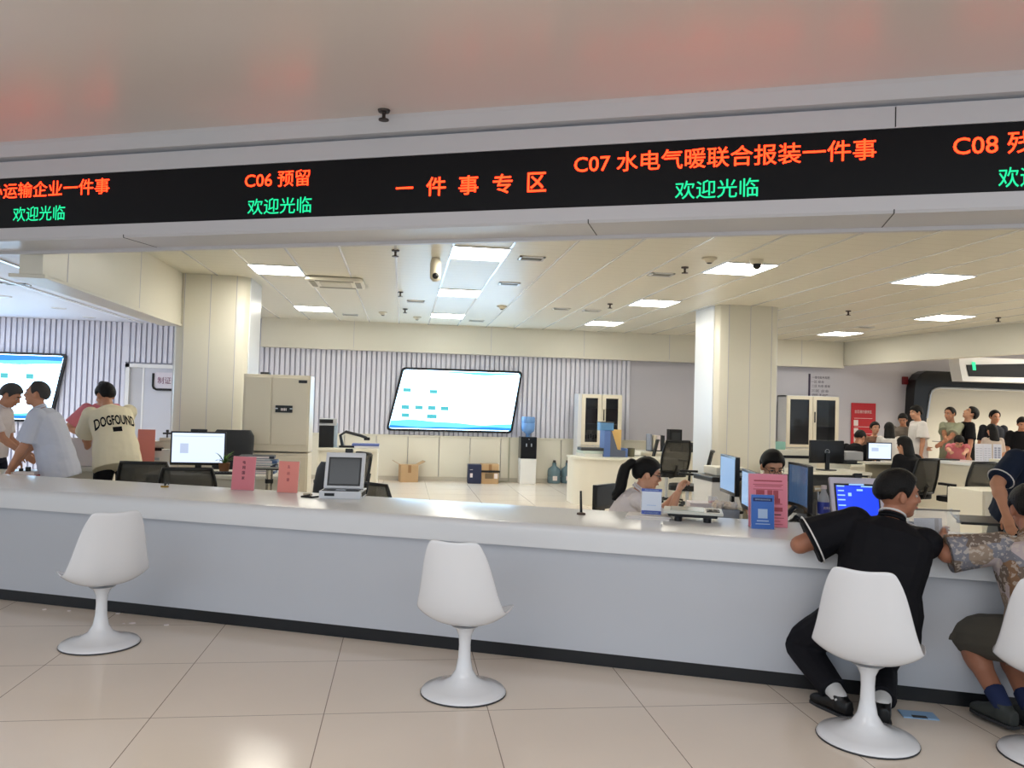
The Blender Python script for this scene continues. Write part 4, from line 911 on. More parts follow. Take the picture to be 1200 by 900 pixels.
# reception desk things
p = aty(717, 541, 12.55); t = thing('file_box', 'blue and grey magazine file box on the curved desk', 'file box', (p.x, 12.6, .755), .05); BZ = mat('file_blue', (92,118,176), .5)
MB().box2((-.16,-.13,0),(-.06,.13,.42),.004).build('tall_side', BZ, t); b = MB(); b.prismxz([(-.06,0),(.2,0),(.2,.1),(.06,.12),(-.04,.42),(-.06,.42)], -.13, .13, .003); b.build('body', mat('file_grey', (92,98,116), .5), t)
b = MB(); b.prismxz([(-.02,.05),(.14,.05),(.15,.44),(-.05,.44)], -.05, .0, .002); b.build('manila_folder', mat('manila', (226,186,116), .6), t); MB().box2((.2,-.12,0),(.24,.12,.14),.003).build('end_flap', BZ, t)
t = thing('storage_bin', 'blue plastic bin on top of the magazine file box', 'bin', (p.x-.11, 12.6, 1.177), .05); MB().prism(rrect(-.11,-.09,.12,.09,.02),0,.13,.004).build('bin', mat('bin_blue', (92,138,182), .4), t); MB().box2((-.115,-.095,.125),(.125,.095,.14),.003).build('lid', m_dark, t)
p = aty(693, 536, 12.6)
for k, (c, l) in enumerate((((60,62,64),'dark binder on top of the papers at the left end of the curved desk'),((200,212,204),'pale green papers at the left end of the curved desk'),((228,226,220),'white papers lowest at the left end of the curved desk'))):
    o = MB().box2((-.2,-.15,0),(.17-.02*k,.15,.045),.006).build('paper_stack', mat('stack_r%d' % k, c, .6)); o.location = (p.x, 12.62, .756+.046*(2-k)); o.rotation_euler[2] = .15*k; tag(o, l, 'papers')
p = aty(738, 540, 12.7); o = MB().lathe([(.001,0),(.06,0),(.065,.14),(.058,.14),(.05,.01),(.001,.01)],16).build('pen_cup', mat('cup_olive', (96,92,72), .5), None, 40); o.location = (p.x, 12.65, .756); tag(o, 'dark pen cup on the curved desk behind the ponytail', 'cup')
p = aty(771, 527, 14.4); t = thing('file_rack', 'grey file rack with white binders on the far desk left of the right pillar', 'file rack', (p.x, 14.5, .76))
MB().box2((-.16,-.13,0),(-.13,.13,.32)).build('side', mat('rack_grey', (150,156,170), .5), t); MB().box2((-.16,.11,0),(.16,.13,.3)).build('back', mat('rack_grey', (150,156,170), .5), t); MB().box2((-.16,-.13,0),(.16,.13,.02)).build('base', m_dark, t)
for i in range(3): MB().box2((-.1+.08*i,-.12,.02),(-.04+.08*i,.1,.3),.003).build('binder', [m_cab,mw_,m_dark][i], t)
p = aty(792, 524, 14.4); t = thing('desk_speaker', 'black upright device on the far desk against the grey wall', 'speaker', (p.x, 14.5, .76)); MB().box2((-.12,-.1,.06),(.12,.1,.42),.01).build('body', m_black, t); MB().box2((-.08,-.106,.12),(.08,-.098,.36)).build('front_panel', m_dark, t); MB().box2((-.06,-.08,0),(.06,.08,.06)).build('stand', m_dark, t)
p = aty(805, 527, 14.4); t = thing('label_printer', 'small dark printer beside the black upright device', 'printer', (p.x, 14.4, .76)); MB().box2((-.12,-.1,0),(.12,.12,.16),.012).build('body', m_black, t); MB().box2((-.08,-.106,.05),(.06,-.098,.1)).build('slot', m_mesh2, t); MB().box2((-.1,-.08,.16),(.1,.1,.18),.005).build('lid', m_dark, t)
# right side things
p = aty(927, 527, 11.1)
t = thing('tissue_box', 'pale green tissue box on the sideboard left of the black monitor', 'tissue box', (p.x+.0, 11.6, .98)); MB().box2((-.13,-.07,0),(.13,.07,.12),.01).build('box', mat('tissue_green', (160,210,196), .5), t); MB().ball((-.06,0,.14),(.06,.04,.05)).build('tissue', mw_, t, 60)
p = aty(932, 540, 11.5); t = thing('sideboard', 'white sideboard with a dark band behind the seated man\'s right shoulder', 'sideboard', (p.x-.0, 11.6, 0)); MB().box2((-.3,-.2,0),(.3,.2,.86),.006).build('body', m_desk, t); MB().box2((-.31,-.21,.86),(.31,.21,.9)).build('dark_band', m_black, t); MB().box2((-.32,-.22,.9),(.32,.22,.98),.006).build('top', m_desk, t)
p = aty(1000, 540, 11.7); t = thing('printer', 'grey and black printer on the desk right of the black monitor', 'printer', (p.x, 11.95, .76), -.1); MB().box2((-.2,-.16,0),(.22,.16,.14),.012).build('body', m_dark, t); MB().box2((-.08,-.18,.06),(.22,.12,.2),.02).build('cover', mat('printer_silver', (168,170,176), .35), t); MB().box2((-.2,-.17,.14),(-.08,.16,.24),.02).build('side_unit', m_black, t); MB().box2((-.04,-.2,.03),(.2,-.15,.05)).build('tray', m_dark, t)
p = aty(1005, 562, 9.2)
t = thing('paper_stack', 'tall stack of loose white papers on the desk below the grey divider', 'papers', (aty(1016,560,9.3).x, 9.3, .0), .2)
MB().box2((-.3,-.3,0),(.34,.25,.62),.004).build('drawer_unit', m_desk, t); MB().box2((-.16,-.14,.62),(.16,.14,.70),.004).build('paper', mat('paper_cool', (206,206,216), .6), t); MB().at((0,0,0),(0,0,.2)).box2((-.19,-.13,.70),(.15,.15,.74),.003).build('top_sheets', m_desk, t)
# cards on the far counter
random.seed(2)
for i, (x, l) in enumerate(((1147.5,'white leaflet card standing leftmost on the far counter'),(1157.5,'middle white leaflet card of the three on the far counter'),(1169,'white leaflet card with grey columns, rightmost of three on the far counter'))):
    q = aty(x, 537, 11.6); t = thing('leaflet_card', l, 'leaflet', (q.x, 11.6, .83), -.3, 'leaflet cards on the far counter')
    w_ = .122; b = MB().at((0,0,0),(-.05,0,0)); b.box2((-w_/2,-.004,0),(w_/2,.004,.31)); b.build('card', mat('leaflet_white', (222,222,234), .5), t)
    b = MB(); b.box2((-w_/2,0,0),(w_/2,.08,.006)); b.build('foot', m_clear, t)
    for r in range(6):
        b = MB().at((0,0,0),(-.05,0,0))
        for cc in range(2): b.box2((-.045+.05*cc,-.0055,.05+.036*r),(-.01+.055*cc,-.004,.05+.036*r+(.028 if i == 2 else .006)))
        b.build('print_line', mat('leaflet_print', (158,160,180), .6), t)
q = aty(1186, 545, 10.9); o = MB().box2((-.16,-.12,0),(.16,.12,.1),.006).build('paper_tray', m_cream); o.location = (q.x-.05, 11.0, .831); tag(o, 'cream tray on the far counter left of the navy shoulder', 'tray')
q = aty(1106, 534, 12.4); o = MB().box2((-.3,-.1,0),(.2,.1,.02),.004).build('open_laptop_base', m_dark); o.location = (q.x-.05, 12.3, .831); tag(o, 'dark flat device on the far counter in front of the man in white', 'laptop')
# litter on the hall floor
for x, y, s in ((52,714.5,.02),(81,716,.018),(138,719,.022),(155,730.5,.03),(195,732.5,.024),(145,731,.012)):
    p = atz(x, y, 0); b = MB(); n = 6; b.prism([(s*(.7+.3*math.sin(i*2.1))*math.cos(2*PI*i/n), s*.55*math.sin(2*PI*i/n)) for i in range(n)], 0, .004); o = b.build('paper_scrap', mw_); o.location = p
    tag(o, {52:'white scrap on the floor farthest left under the counter',81:'small white scrap second from the left on the floor',138:'white scrap on the floor just right of the left chair stem',155:'largest white scrap on the floor near the left tulip chair',195:'white scrap on the floor farthest right of the left tulip chair',145:'tiniest white crumb beside the largest scrap'}[x], 'paper scrap', 'paper scraps on the floor')
p = atz(1076, 838.5, 0); t = thing('face_mask_packet', 'pale blue packet lying on the floor at the foot of the counter', 'packet', (p.x, p.y, 0), -.3)
MB().box2((-.085,-.05,0),(.085,.05,.006),.002).build('packet', mat('packet_blue', (150,190,230), .4), t); MB().box2((-.04,-.052,.006),(.03,-.02,.008)).build('dark_print', m_dark, t)
# ================================================================== PEOPLE
def rot3(yaw=0, pitch=0, roll=0): return Matrix.Rotation(yaw,3,'Z') @ Matrix.Rotation(-pitch,3,'X') @ Matrix.Rotation(roll,3,'Y')
def superring(c, X, Y, a, b, n=16, e=.85):
    out = []
    for i in range(n):
        t = 2*PI*i/n; u, w_ = math.cos(t), math.sin(t)
        out.append(c + X*(a*math.copysign(abs(u)**e,u)) + Y*(b*math.copysign(abs(w_)**e,w_)))
    return out
def fcap(mb, p0, p1, r0, r1, c0=1, c1=1, n=14):
    p0, p1 = V(p0), V(p1); t = (p1-p0).normalized(); a = t.orthogonal().normalized(); b = t.cross(a); rings = []
    def ring(c, r): rings.append([c+(a*math.cos(2*PI*k/n)+b*math.sin(2*PI*k/n))*r for k in range(n)])
    if c0:
        for q in (80, 55, 28): ring(p0-t*r0*math.sin(math.radians(q)), r0*math.cos(math.radians(q)))
    ring(p0, r0); ring(p1, r1)
    if c1:
        for q in (28, 55, 80): ring(p1+t*r1*math.sin(math.radians(q)), r1*math.cos(math.radians(q)))
    mb.loop(rings)
def loft(mb, st, n=18): mb.loop([superring(c, X, Y, a, b, n) for c, X, Y, a, b in st])
def ell(mb, c, R, r, seg=16, rings=10):
    k = mb.M.copy(); mb.M = k @ Matrix.Translation(V(c)) @ R.to_4x4(); mb.ball((0,0,0), r, seg, rings); mb.M = k
def finish(mb, name, m, parent, voxel, it=2, wrinkle=0, seed=0):
    o = mb.build(name, m, parent)
    md = o.modifiers.new('r','REMESH'); md.mode = 'VOXEL'; md.voxel_size = voxel; md.use_smooth_shade = True
    if it: md = o.modifiers.new('s','SMOOTH'); md.iterations = it; md.factor = .5
    dg = bpy.context.evaluated_depsgraph_get(); me = bpy.data.meshes.new_from_object(o.evaluated_get(dg))
    if wrinkle:
        n_ = len(me.vertices); co = [0.0]*(3*n_); no_ = [0.0]*(3*n_); me.vertices.foreach_get('co', co); me.vertices.foreach_get('normal', no_)
        for i in range(0, 3*n_, 3):
            x, y, z = co[i:i+3]; k = wrinkle*(noise.noise(V((x*9+seed, y*9, z*15)))*.65+noise.noise(V((x*22, y*22+seed, z*30)))*.35)
            co[i] += no_[i]*k; co[i+1] += no_[i+1]*k; co[i+2] += no_[i+2]*k
        me.vertices.foreach_set('co', co); me.update()
    old = o.data; o.modifiers.clear(); o.data = me; bpy.data.meshes.remove(old); me.name = name
    if m and not me.materials: me.materials.append(m)
    for q in me.polygons: q.use_smooth = True
    return o
def ik(a, t, l1, l2, pole):
    a, t, pole = V(a), V(t), V(pole); d = t-a; L = min(d.length, (l1+l2)*.995); L = max(L, abs(l1-l2)+.02); u = d.normalized()
    x = (l1*l1-l2*l2+L*L)/(2*L); h = math.sqrt(max(0, l1*l1-x*x)); pv = pole - u*pole.dot(u); pv.normalize()
    return a+u*x+pv*h, a+u*L
def rfrom(y, zhint=V((0,0,1))):    # rotation with local y along y
    y = V(y).normalized(); x = y.cross(zhint); 
    if x.length < .05: x = y.cross(V((1,0,0)))
    x.normalize(); z = x.cross(y); return Matrix((x, y, z)).transposed()
SKIN = {'a': (214,160,130), 'b': (196,140,110), 'c': (172,116,90)}
def m_skin(k): return mat('skin_'+k, SKIN[k], .5, noise_=.05, nscale=18)
m_hairb = mat('hair_black', (13,11,11), .55, bump=.35, bscale=160, spec=.3); m_hairg = mat('hair_grey', (58,55,54), .55, bump=.5, bscale=140)
m_eyew = mat('eye_white', (196,186,178), .3); m_eyeb = mat('eye_dark', (26,18,16), .2); m_lip = mat('lip', (172,96,86), .5)
def hand(mb, w, d, nrm, side, s, curl=.5, spread=.0, fr=.0088):
    """palm and five fingers from the wrist w along d; nrm points out of the palm; side +1 puts the thumb on the x = d x nrm side"""
    d = V(d).normalized(); nrm = V(nrm); nrm = (nrm-d*nrm.dot(d)).normalized(); x = d.cross(nrm)*side
    loft(mb, [(w-d*.01*s, x, nrm, .026*s, .02*s),(w+d*.02*s, x, nrm, .034*s, .019*s),(w+d*.06*s, x, nrm, .041*s, .016*s),(w+d*.092*s, x, nrm, .039*s, .012*s)], 14)
    for i, (o, L) in enumerate(((.029,.072),(.010,.08),(-.010,.074),(-.029,.058))):
        b = w+d*(.085*s)+x*(o*s); c = curl*(1+.12*i); dd = (d+x*(spread*(1.5-i)*.12)).normalized(); r = fr*s*(1 if i < 3 else .9); p = b
        for j, f in enumerate((.46,.31,.23)):
            a = c*(j+.6)*.75; q = p+(dd*math.cos(a)+nrm*math.sin(a))*(L*f*s); fcap(mb, p, q, r*(1-.08*j), r*(1-.08*(j+1)), n=10); p = q
    t0 = w+d*.022*s+x*.028*s; t1 = t0+(d*.6+x*.7+nrm*.35).normalized()*.042*s; t2 = t1+(d*.88+x*.18+nrm*.4).normalized()*.034*s
    fcap(mb, t0, t1, .0125*s, .0105*s, n=10); fcap(mb, t1, t2, .0105*s, .0088*s, n=10)
def hair_cap(mb, c, R, s, fringe=.5, nape=-.55, side=-.1, thick=.014, vol=1.0, wob=.004, seed=0):
    """shell over the skull, kept above a hairline"""
    N, K = 64, 22; sk = V((0,-.012,.022))
    def thr(az):
        pts = [(0,fringe),(.6,fringe-.05),(.95,fringe*.55),(1.12,side*.5+.05),(1.25,side-.22),(1.42,side-.18),(1.55,side+.08),(1.8,side+.02),(2.05,nape*.75),(PI,nape)]
        for (a,b),(e,f) in zip(pts, pts[1:]):
            if az <= e: return b+(f-b)*(az-a)/(e-a)
        return nape
    def pt(az, el, rad):
        d = V((math.sin(az)*math.cos(el), math.cos(az)*math.cos(el), math.sin(el)))
        return c + R @ ((sk + V((d.x*.079*rad, d.y*.1*rad, d.z*.1*rad)))*s)
    out, inn = [], []
    for i in range(N):
        az = -PI+2*PI*i/N; e0 = math.asin(max(-.95, min(.95, thr(abs(az))+.07*noise.noise(V((az*5, seed, 1)))))); ro, ri = [], []
        for j in range(K+1):
            f = j/K; el = e0+(PI/2-.02-e0)*f; tp = min(1, .25+f*5)
            nz = noise.noise(V((math.sin(az)*3+seed, math.cos(az)*3, el*5)))*wob*20
            ro.append(pt(az, el, 1+(thick/.09)*tp*vol*(1+nz))); ri.append(pt(az, el, .93))
        out.append(ro); inn.append(ri)
    vo = [[mb.v(p) for p in r] for r in out]; vi = [[mb.v(p) for p in r] for r in inn]
    for i in range(N):
        k = (i+1) % N
        for j in range(K):
            mb.f([vo[i][j],vo[k][j],vo[k][j+1],vo[i][j+1]]); mb.f([vi[i][j],vi[i][j+1],vi[k][j+1],vi[k][j]])
        mb.f([vo[i][0],vi[i][0],vi[k][0],vo[k][0]])
    mb.f([vo[i][K] for i in range(N)]); mb.f([vi[i][K] for i in range(N)][::-1])
def W(x, y, Y=None, z=None): return aty(x, y, Y) if Y is not None else atz(x, y, z)
PEOPLE = {}
def person(label, head_px, Y, rz, seated=0, pelvis_z=None, lean=0, side=0, twist=0, hinge=.5, head=(0,0,0), L=None, R=None, pl=(-1,-.3,-.4), pr=(1,-.3,-.4),
           feet=None, knee=((-.12,1,0),(.12,1,0)), skin='a', hair='short', hairm=None, top=None, sleeve=.62, hem=-.10, bottom=None, blen=1.0, shoes=None, bulk=1.0, sex='m',
           voxel=.009, curl=.5, bfit=0, collar=None, face=1, glasses=0, pn=None, wrinkle=.004, fit=1.0, scale=None, hpal=(None,None), socks=None, fixed=None, headscale=1.0, trim=None, hstyle={}):
    deg = math.radians; lean, side, twist = deg(lean), deg(side), deg(twist); hy, hp, hr = [deg(v) for v in head]
    target = W(*head_px, Y=Y) if head_px else None
    female = sex == 'f'; sw = .175 if not female else .155
    def skeleton(s, pz):
        J = {}; p = V((0,0,pz)); J['pelvis'] = p; d = 0; pos = p.copy(); J['sp'] = []
        def ori(d):
            f = max(0, min(1, d/.40)); k = hinge+(1-hinge)*f
            return rot3(twist*f, lean*k, side*k)
        ds = [-.10,-.04,.04,.14,.24,.34,.41,.455,.49]; q = p.copy(); last = 0
        for dd in ds:
            if dd <= 0: c = p+ori(0)@V((0,0,dd*s))
            else:
                q = q+ori((dd+last)/2)@V((0,0,(dd-last)*s)); last = dd; c = q.copy()
            J['sp'].append((dd, c, ori(max(dd,0))))
        top_ = ori(.45); J['T'] = top_; neck = J['sp'][-1][1]; J['neck'] = neck
        sh = J['sp'][6][1]+top_@V((0,-.005,.018))*s
        J['sl'], J['sr'] = sh+top_@V((-sw*s,0,0)), sh+top_@V((sw*s,0,0))
        Rh = rot3(twist+hy, hp, hr); J['Rh'] = Rh
        nd = (top_@V((0,.25,1)) + Rh@V((0,0,1))*1.1).normalized(); J['nd'] = nd
        J['hb'] = neck+nd*.055*s; J['head'] = J['hb']+Rh@V((0,.022,.095))*s
        b0 = rot3(0, lean*hinge*.6, side*hinge*.5)
        J['hl'], J['hr'] = p+b0@V((-.088,0,-.03))*s, p+b0@V((.088,0,-.03))*s
        return J
    pz0 = pelvis_z if pelvis_z else (.55 if seated else .93)
    s = scale or (1.0 if not female else .95)
    Rz = Matrix.Rotation(rz, 3, 'Z')
    if fixed is not None: loc = V(fixed); pz = pz0*(1 if seated else s); J = skeleton(s, pz)
    else:
        J = skeleton(s, pz0)
        if seated: pz = pz0+(target.z-J['head'].z)
        else:
            s = s*target.z/J['head'].z; s = max(.86, min(1.14, s)); pz = pz0*s
        J = skeleton(s, pz); loc = target-Rz@J['head']; loc.z = 0
    Ri = Rz.transposed()
    def lo(p): return Ri@(V(p)-loc)
    t = thing('person', label, 'person', loc, rz)
    # limbs
    arms = {}
    for k, S, tg, pole in (('L',J['sl'],L,pl),('R',J['sr'],R,pr)):
        sg = -1 if k == 'L' else 1
        if tg is None: tg = S+V((sg*.06,.05,-.53*s))
        elif tg[0] == 'we':
            e = S+(lo(tg[1])-S).normalized()*min(max((lo(tg[1])-S).length, .24*s), .31*s); h = e+(lo(tg[2])-e).normalized()*.25*s; arms[k] = (S, e, h); continue
        elif tg[0] == 'w': tg = lo(tg[1])
        else: tg = V(tg[1])*1.0
        e, h = ik(S, tg, .285*s, .25*s, V(pole)); arms[k] = (S, e, h)
    legs = {}
    for k, Hp, i in (('L',J['hl'],0),('R',J['hr'],1)):
        sg = -1 if i == 0 else 1
        if feet and feet[i] is not None: a = lo(feet[i]) if len(feet[i]) == 3 else V(feet[i])
        elif seated: a = V((sg*.1, .36*s, .08))
        else: a = V((sg*.1, .0, .08*s))
        kn, an = ik(Hp, a, .43*s, .42*s, V(knee[i])); legs[k] = (Hp, kn, an)
    msk = m_skin(skin)
    # ---- body
    mb = MB(); bk = bulk
    fw_ = .9 if female else 1.0
    A = {-.10:(.13,.10),-.04:(.165,.115),.04:(.165,.115),.14:(.143,.105),.24:(.152,.11),.34:(.168*fw_,.112),.41:(.168*fw_,.098),.455:(.125*fw_,.078),.49:(.068,.06)}
    def torso(mb, inf, d0=-1, d1=9):
        st = [(c, Ro@V((1,0,0)), Ro@V((0,1,0)), A[d][0]*s*bk+inf*(1 if d < .45 else .55), A[d][1]*s*bk*(1.06 if bk > 1 else 1)+inf*(1 if d < .45 else .55)) for d, c, Ro in J['sp'] if d0 <= d <= d1]
        loft(mb, st)
    torso(mb, -.004)
    H, Rh = J['head'], J['Rh']; hs = s*headscale
    def hp_(x, y, z): return H+Rh@V((x,y,z))*hs
    fcap(mb, J['neck']-J['nd']*.03*s, hp_(0,-.015,-.06), .058*s*(.85 if female else 1), .052*s*(.85 if female else 1))
    ell(mb, hp_(0,-.012,.025), Rh, V((.075,.096,.095))*hs); ell(mb, hp_(0,.02,-.03), Rh, V((.062,.072,.082))*hs); ell(mb, hp_(0,.048,-.086), Rh, V((.036,.036,.027))*hs); ell(mb, hp_(0,.012,-.07), Rh, V((.054,.055,.04))*hs)
    ell(mb, hp_(-.035,.062,-.02), Rh, V((.024,.022,.022))*hs); ell(mb, hp_(.035,.062,-.02), Rh, V((.024,.022,.022))*hs); ell(mb, hp_(0,.074,.034), Rh, V((.05,.016,.014))*hs)
    fcap(mb, hp_(0,.088,.018), hp_(0,.104,-.02), .0085*hs, .0125*hs); ell(mb, hp_(0,.092,-.026), Rh, V((.02,.013,.010))*hs); ell(mb, hp_(0,.086,-.055), Rh, V((.023,.011,.011))*hs)
    for sg in (-1, 1): ell(mb, hp_(sg*.078,-.008,-.008), Rh@Matrix.Rotation(sg*.35,3,'Z'), V((.011,.021,.031))*hs)
    for k in 'LR':
        S, e, h = arms[k]; fcap(mb, S, e, .052*s*bk, .041*s*bk); fcap(mb, e, h, .042*s*bk, .027*s)
        m2 = e+(h-e)*.3; ell(mb, m2, rfrom(h-e), V((.043*bk,.07,.041*bk))*s)
        d = (h-e).normalized(); i = 0 if k == 'L' else 1; nrm = V(hpal[i]) if hpal[i] else V((1 if k == 'L' else -1,0,-.25))
        hand(mb, h, d if not pn else (d*.6+V(pn)*.4), nrm, 1 if k == 'L' else -1, s*(.92 if female else 1), curl, fr=.0088 if voxel < .007 else .0105)
        Hp, kn, an = legs[k]; fcap(mb, Hp, kn, .082*s*bk, .055*s*bk); fcap(mb, kn, an, .056*s*bk, .036*s); ell(mb, kn+(an-kn)*.3-V((0,.012,0)), rfrom(an-kn), V((.055,.11,.056))*s*bk)
        ty = (legs[k][2]-legs[k][0]); fd = V((ty.x*.3,1,0)).normalized(); fcap(mb, an-V((0,0,.035*s)), an+fd*.13*s-V((0,0,.05*s)), .034*s, .028*s)
    finish(mb, 'body', msk, t, voxel, 2)
    # ---- face
    if face:
        for sg in (-1, 1):
            b = MB(); ell(b, hp_(sg*.031,.0735,.006), Rh, V((.0135,.0085,.0075))*hs, 12, 8); eo = b.build('eye', m_eyew, t, 60)
            b = MB(); ell(b, hp_(sg*.031,.0808,.006), Rh, V((.0062,.003,.0062))*hs, 10, 6); b.build('iris', m_eyeb, eo, 60)
            b = MB(); b.tube([hp_(sg*.016,.0875,.030),hp_(sg*.032,.0865,.036),hp_(sg*.049,.074,.031)], .0042*hs, 6); b.build('eyebrow', m_hairb, t)
        b = MB(); ell(b, hp_(0,.0935,-.056), Rh, V((.021,.0065,.0065))*hs, 12, 6); b.build('lips', m_lip, t, 60)
    if glasses:
        b = MB()
        for sg in (-1, 1): b.tube([hp_(sg*.034+.024*math.cos(a),.1-.01*abs(math.cos(a)),.004+.018*math.sin(a)) for a in [2*PI*i/16 for i in range(16)]], .0022*hs, 6, closed=True); b.tube([hp_(sg*.058,.092,.01),hp_(sg*.079,.02,.012)], .002*hs, 6)
        b.tube([hp_(-.01,.102,.008),hp_(.01,.102,.008)], .002*hs, 6); b.build('glasses', m_dark, t)
    # ---- hair
    hm = hairm or m_hairb
    if hair != 'none':
        b = MB()
        if hair == 'short': hair_cap(b, H, Rh, hs, **dict(dict(fringe=.47, nape=-.72, side=-.04, thick=.016), **hstyle))
        elif hair == 'receding': hair_cap(b, H, Rh, hs, **dict(dict(fringe=.82, nape=-.7, side=-.02, thick=.009), **hstyle))
        else: hair_cap(b, H, Rh, hs, **dict(dict(fringe=.46, nape=-.8, side=-.12, thick=.015), **hstyle))
        if hair == 'long':
            loft(b, [(hp_(0,-.06,.06), Rh@V((1,0,0)), Rh@V((0,1,0)), .075*hs, .06*hs),(hp_(0,-.075,-.06), Rh@V((1,0,0)), Rh@V((0,1,0)), .09*hs, .05*hs),(hp_(0,-.08,-.2), Rh@V((1,0,0)), Rh@V((0,1,0)), .1*hs, .045*hs),(hp_(0,-.075,-.30), Rh@V((1,0,0)), Rh@V((0,1,0)), .075*hs, .03*hs)])
        if hair == 'bun': ell(b, hp_(0,-.11,.06), Rh, V((.05,.05,.045))*hs)
        o = finish(b, 'hair', hm, t, max(.005, voxel*.8), 1, .0025, 3) if hair in ('short','receding','bun','long','pony') else b.build('hair', hm, t, 60)
        if hair == 'pony':
            b = MB(); pts = [hp_(0,-.095,.055),hp_(0,-.14,.06),hp_(0,-.18,.01),hp_(.005,-.185,-.07),hp_(.0,-.18,-.15),hp_(-.008,-.2,-.21),hp_(0,-.215,-.245)]; rs = [.022,.034,.042,.046,.046,.036,.014]
            for i in range(len(pts)-1): fcap(b, pts[i], pts[i+1], rs[i]*hs, rs[i+1]*hs)
            random.seed(4)
            for i in range(14):
                q = pts[4]+(pts[5]-pts[4])*random.random(); fcap(b, q, q+V((random.uniform(-.03,.03),random.uniform(-.04,.03),random.uniform(-.07,-.03)))*1.0, .014, .008)
            finish(b, 'ponytail', hm, t, .006, 1, .008, 9)
            b = MB(); b.tube([hp_(.026*math.cos(a),-.112+.004*math.sin(a),.058+.026*math.sin(a)) for a in [2*PI*i/12 for i in range(12)]], .007, 6, closed=True); b.build('hair_tie', m_dark, t)
    # ---- top
    if top:
        b = MB(); inf = .012*fit; st = []
        sp = J['sp']; base = [(d,c,Ro) for d,c,Ro in sp]
        c0, R0 = base[0][1], base[0][2]; down = R0@V((0,0,-1))
        pts = []
        for d, c, Ro in base:
            if d < hem: continue
            k = inf*(1.5 if d < .3 else 1.0)*(1 if d < .45 else .35); pts.append((c, Ro@V((1,0,0)), Ro@V((0,1,0)), (A[d][0] if d > -.08 else .172)*s*bk+k, (A[d][1] if d > -.08 else .122)*s*bk*(1.06 if bk > 1 else 1)+k))
        if hem < -.1:
            c = c0+down*(abs(hem)-.1)*s; pts.insert(0, (c, R0@V((1,0,0)), R0@V((0,1,0)), .175*s*bk+inf*1.6, .125*s*bk+inf*1.6))
        loft(b, pts)
        for k in 'LR':
            S, e, h = arms[k]; fl = inf*1.15
            ell(b, S, J['T'], V((.06,.058,.058))*s*bk+V((inf,inf,inf))*.7)
            if sleeve <= 1: q = S+(e-S)*sleeve; fcap(b, S, q, .055*s*bk+inf*.8, .046*s*bk+inf*1.5*fit, 1, 0)
            else:
                fcap(b, S, e, .055*s*bk+inf*.8, .047*s*bk+inf); fcap(b, e, e+(h-e)*(sleeve-1), .047*s*bk+inf, .034*s+inf*.8, 1, 0)
        finish(b, 'shirt', top, t, voxel, 2, wrinkle, len(PEOPLE)*3.1)
        if trim:      # pale piping at the sleeve ends
            b = MB()
            for k in 'LR':
                S, e, h = arms[k]; q = S+(e-S)*(sleeve-.06); ax = (e-S).normalized(); a_ = ax.orthogonal().normalized(); b_ = ax.cross(a_); r = .047*s*bk+inf*1.5*fit+.003
                b = MB(); b.tube([q+(a_*math.cos(u)+b_*math.sin(u))*r for u in [2*PI*i/20 for i in range(20)]], .0045, 6, closed=True); b.build('sleeve_piping', trim, t)
        if collar:
            b = MB(); nd = J['nd']; xx = J['T']@V((1,0,0)); yy = nd.cross(xx)*1.0; cc = J['neck']
            for off, a, th in ((.012,.066,.009),(.03,.062,.008)):
                b.tube([cc+nd*(off-.012*math.sin(u))*s+(xx*math.cos(u)*1.0+yy*math.sin(u)*.95)*a*s for u in [2*PI*i/22 for i in range(22)]], th*s, 8, closed=True)
            b.build('collar', collar, t, 60)
            if trim:
                b = MB(); b.tube([cc+nd*(.046-.012*math.sin(u))*s+(xx*math.cos(u)+yy*math.sin(u)*.95)*.0645*s for u in [2*PI*i/22 for i in range(22)]], .0055*s, 6, closed=True); b.build('collar_piping', trim, t, 60)
    # ---- bottom
    if bottom:
        b = MB(); torso(b, .008, -1, .05); b2 = .009+bfit
        for k in 'LR':
            Hp, kn, an = legs[k]; ell(b, Hp, Matrix.Identity(3), V((.092,.095,.09))*s*bk)
            if blen <= 1: fcap(b, Hp, Hp+(kn-Hp)*blen, .086*s*bk+b2, .07*s*bk+b2*1.6, 1, 0)
            elif blen < 1.35: fcap(b, Hp, kn, .088*s*bk+b2, .068*s*bk+b2*1.5); fcap(b, kn, kn+(an-kn)*(blen-1), .068*s*bk+b2*1.5, .068*s+b2*2.5, 1, 0)
            else: fcap(b, Hp, kn, .086*s*bk+b2, .06*s*bk+b2); fcap(b, kn, kn+(an-kn)*(blen-1), .06*s*bk+b2, .045*s+b2*1.3, 1, 0)
        finish(b, 'trousers' if blen > 1.35 else 'shorts', bottom, t, voxel, 2, wrinkle, 7.7)
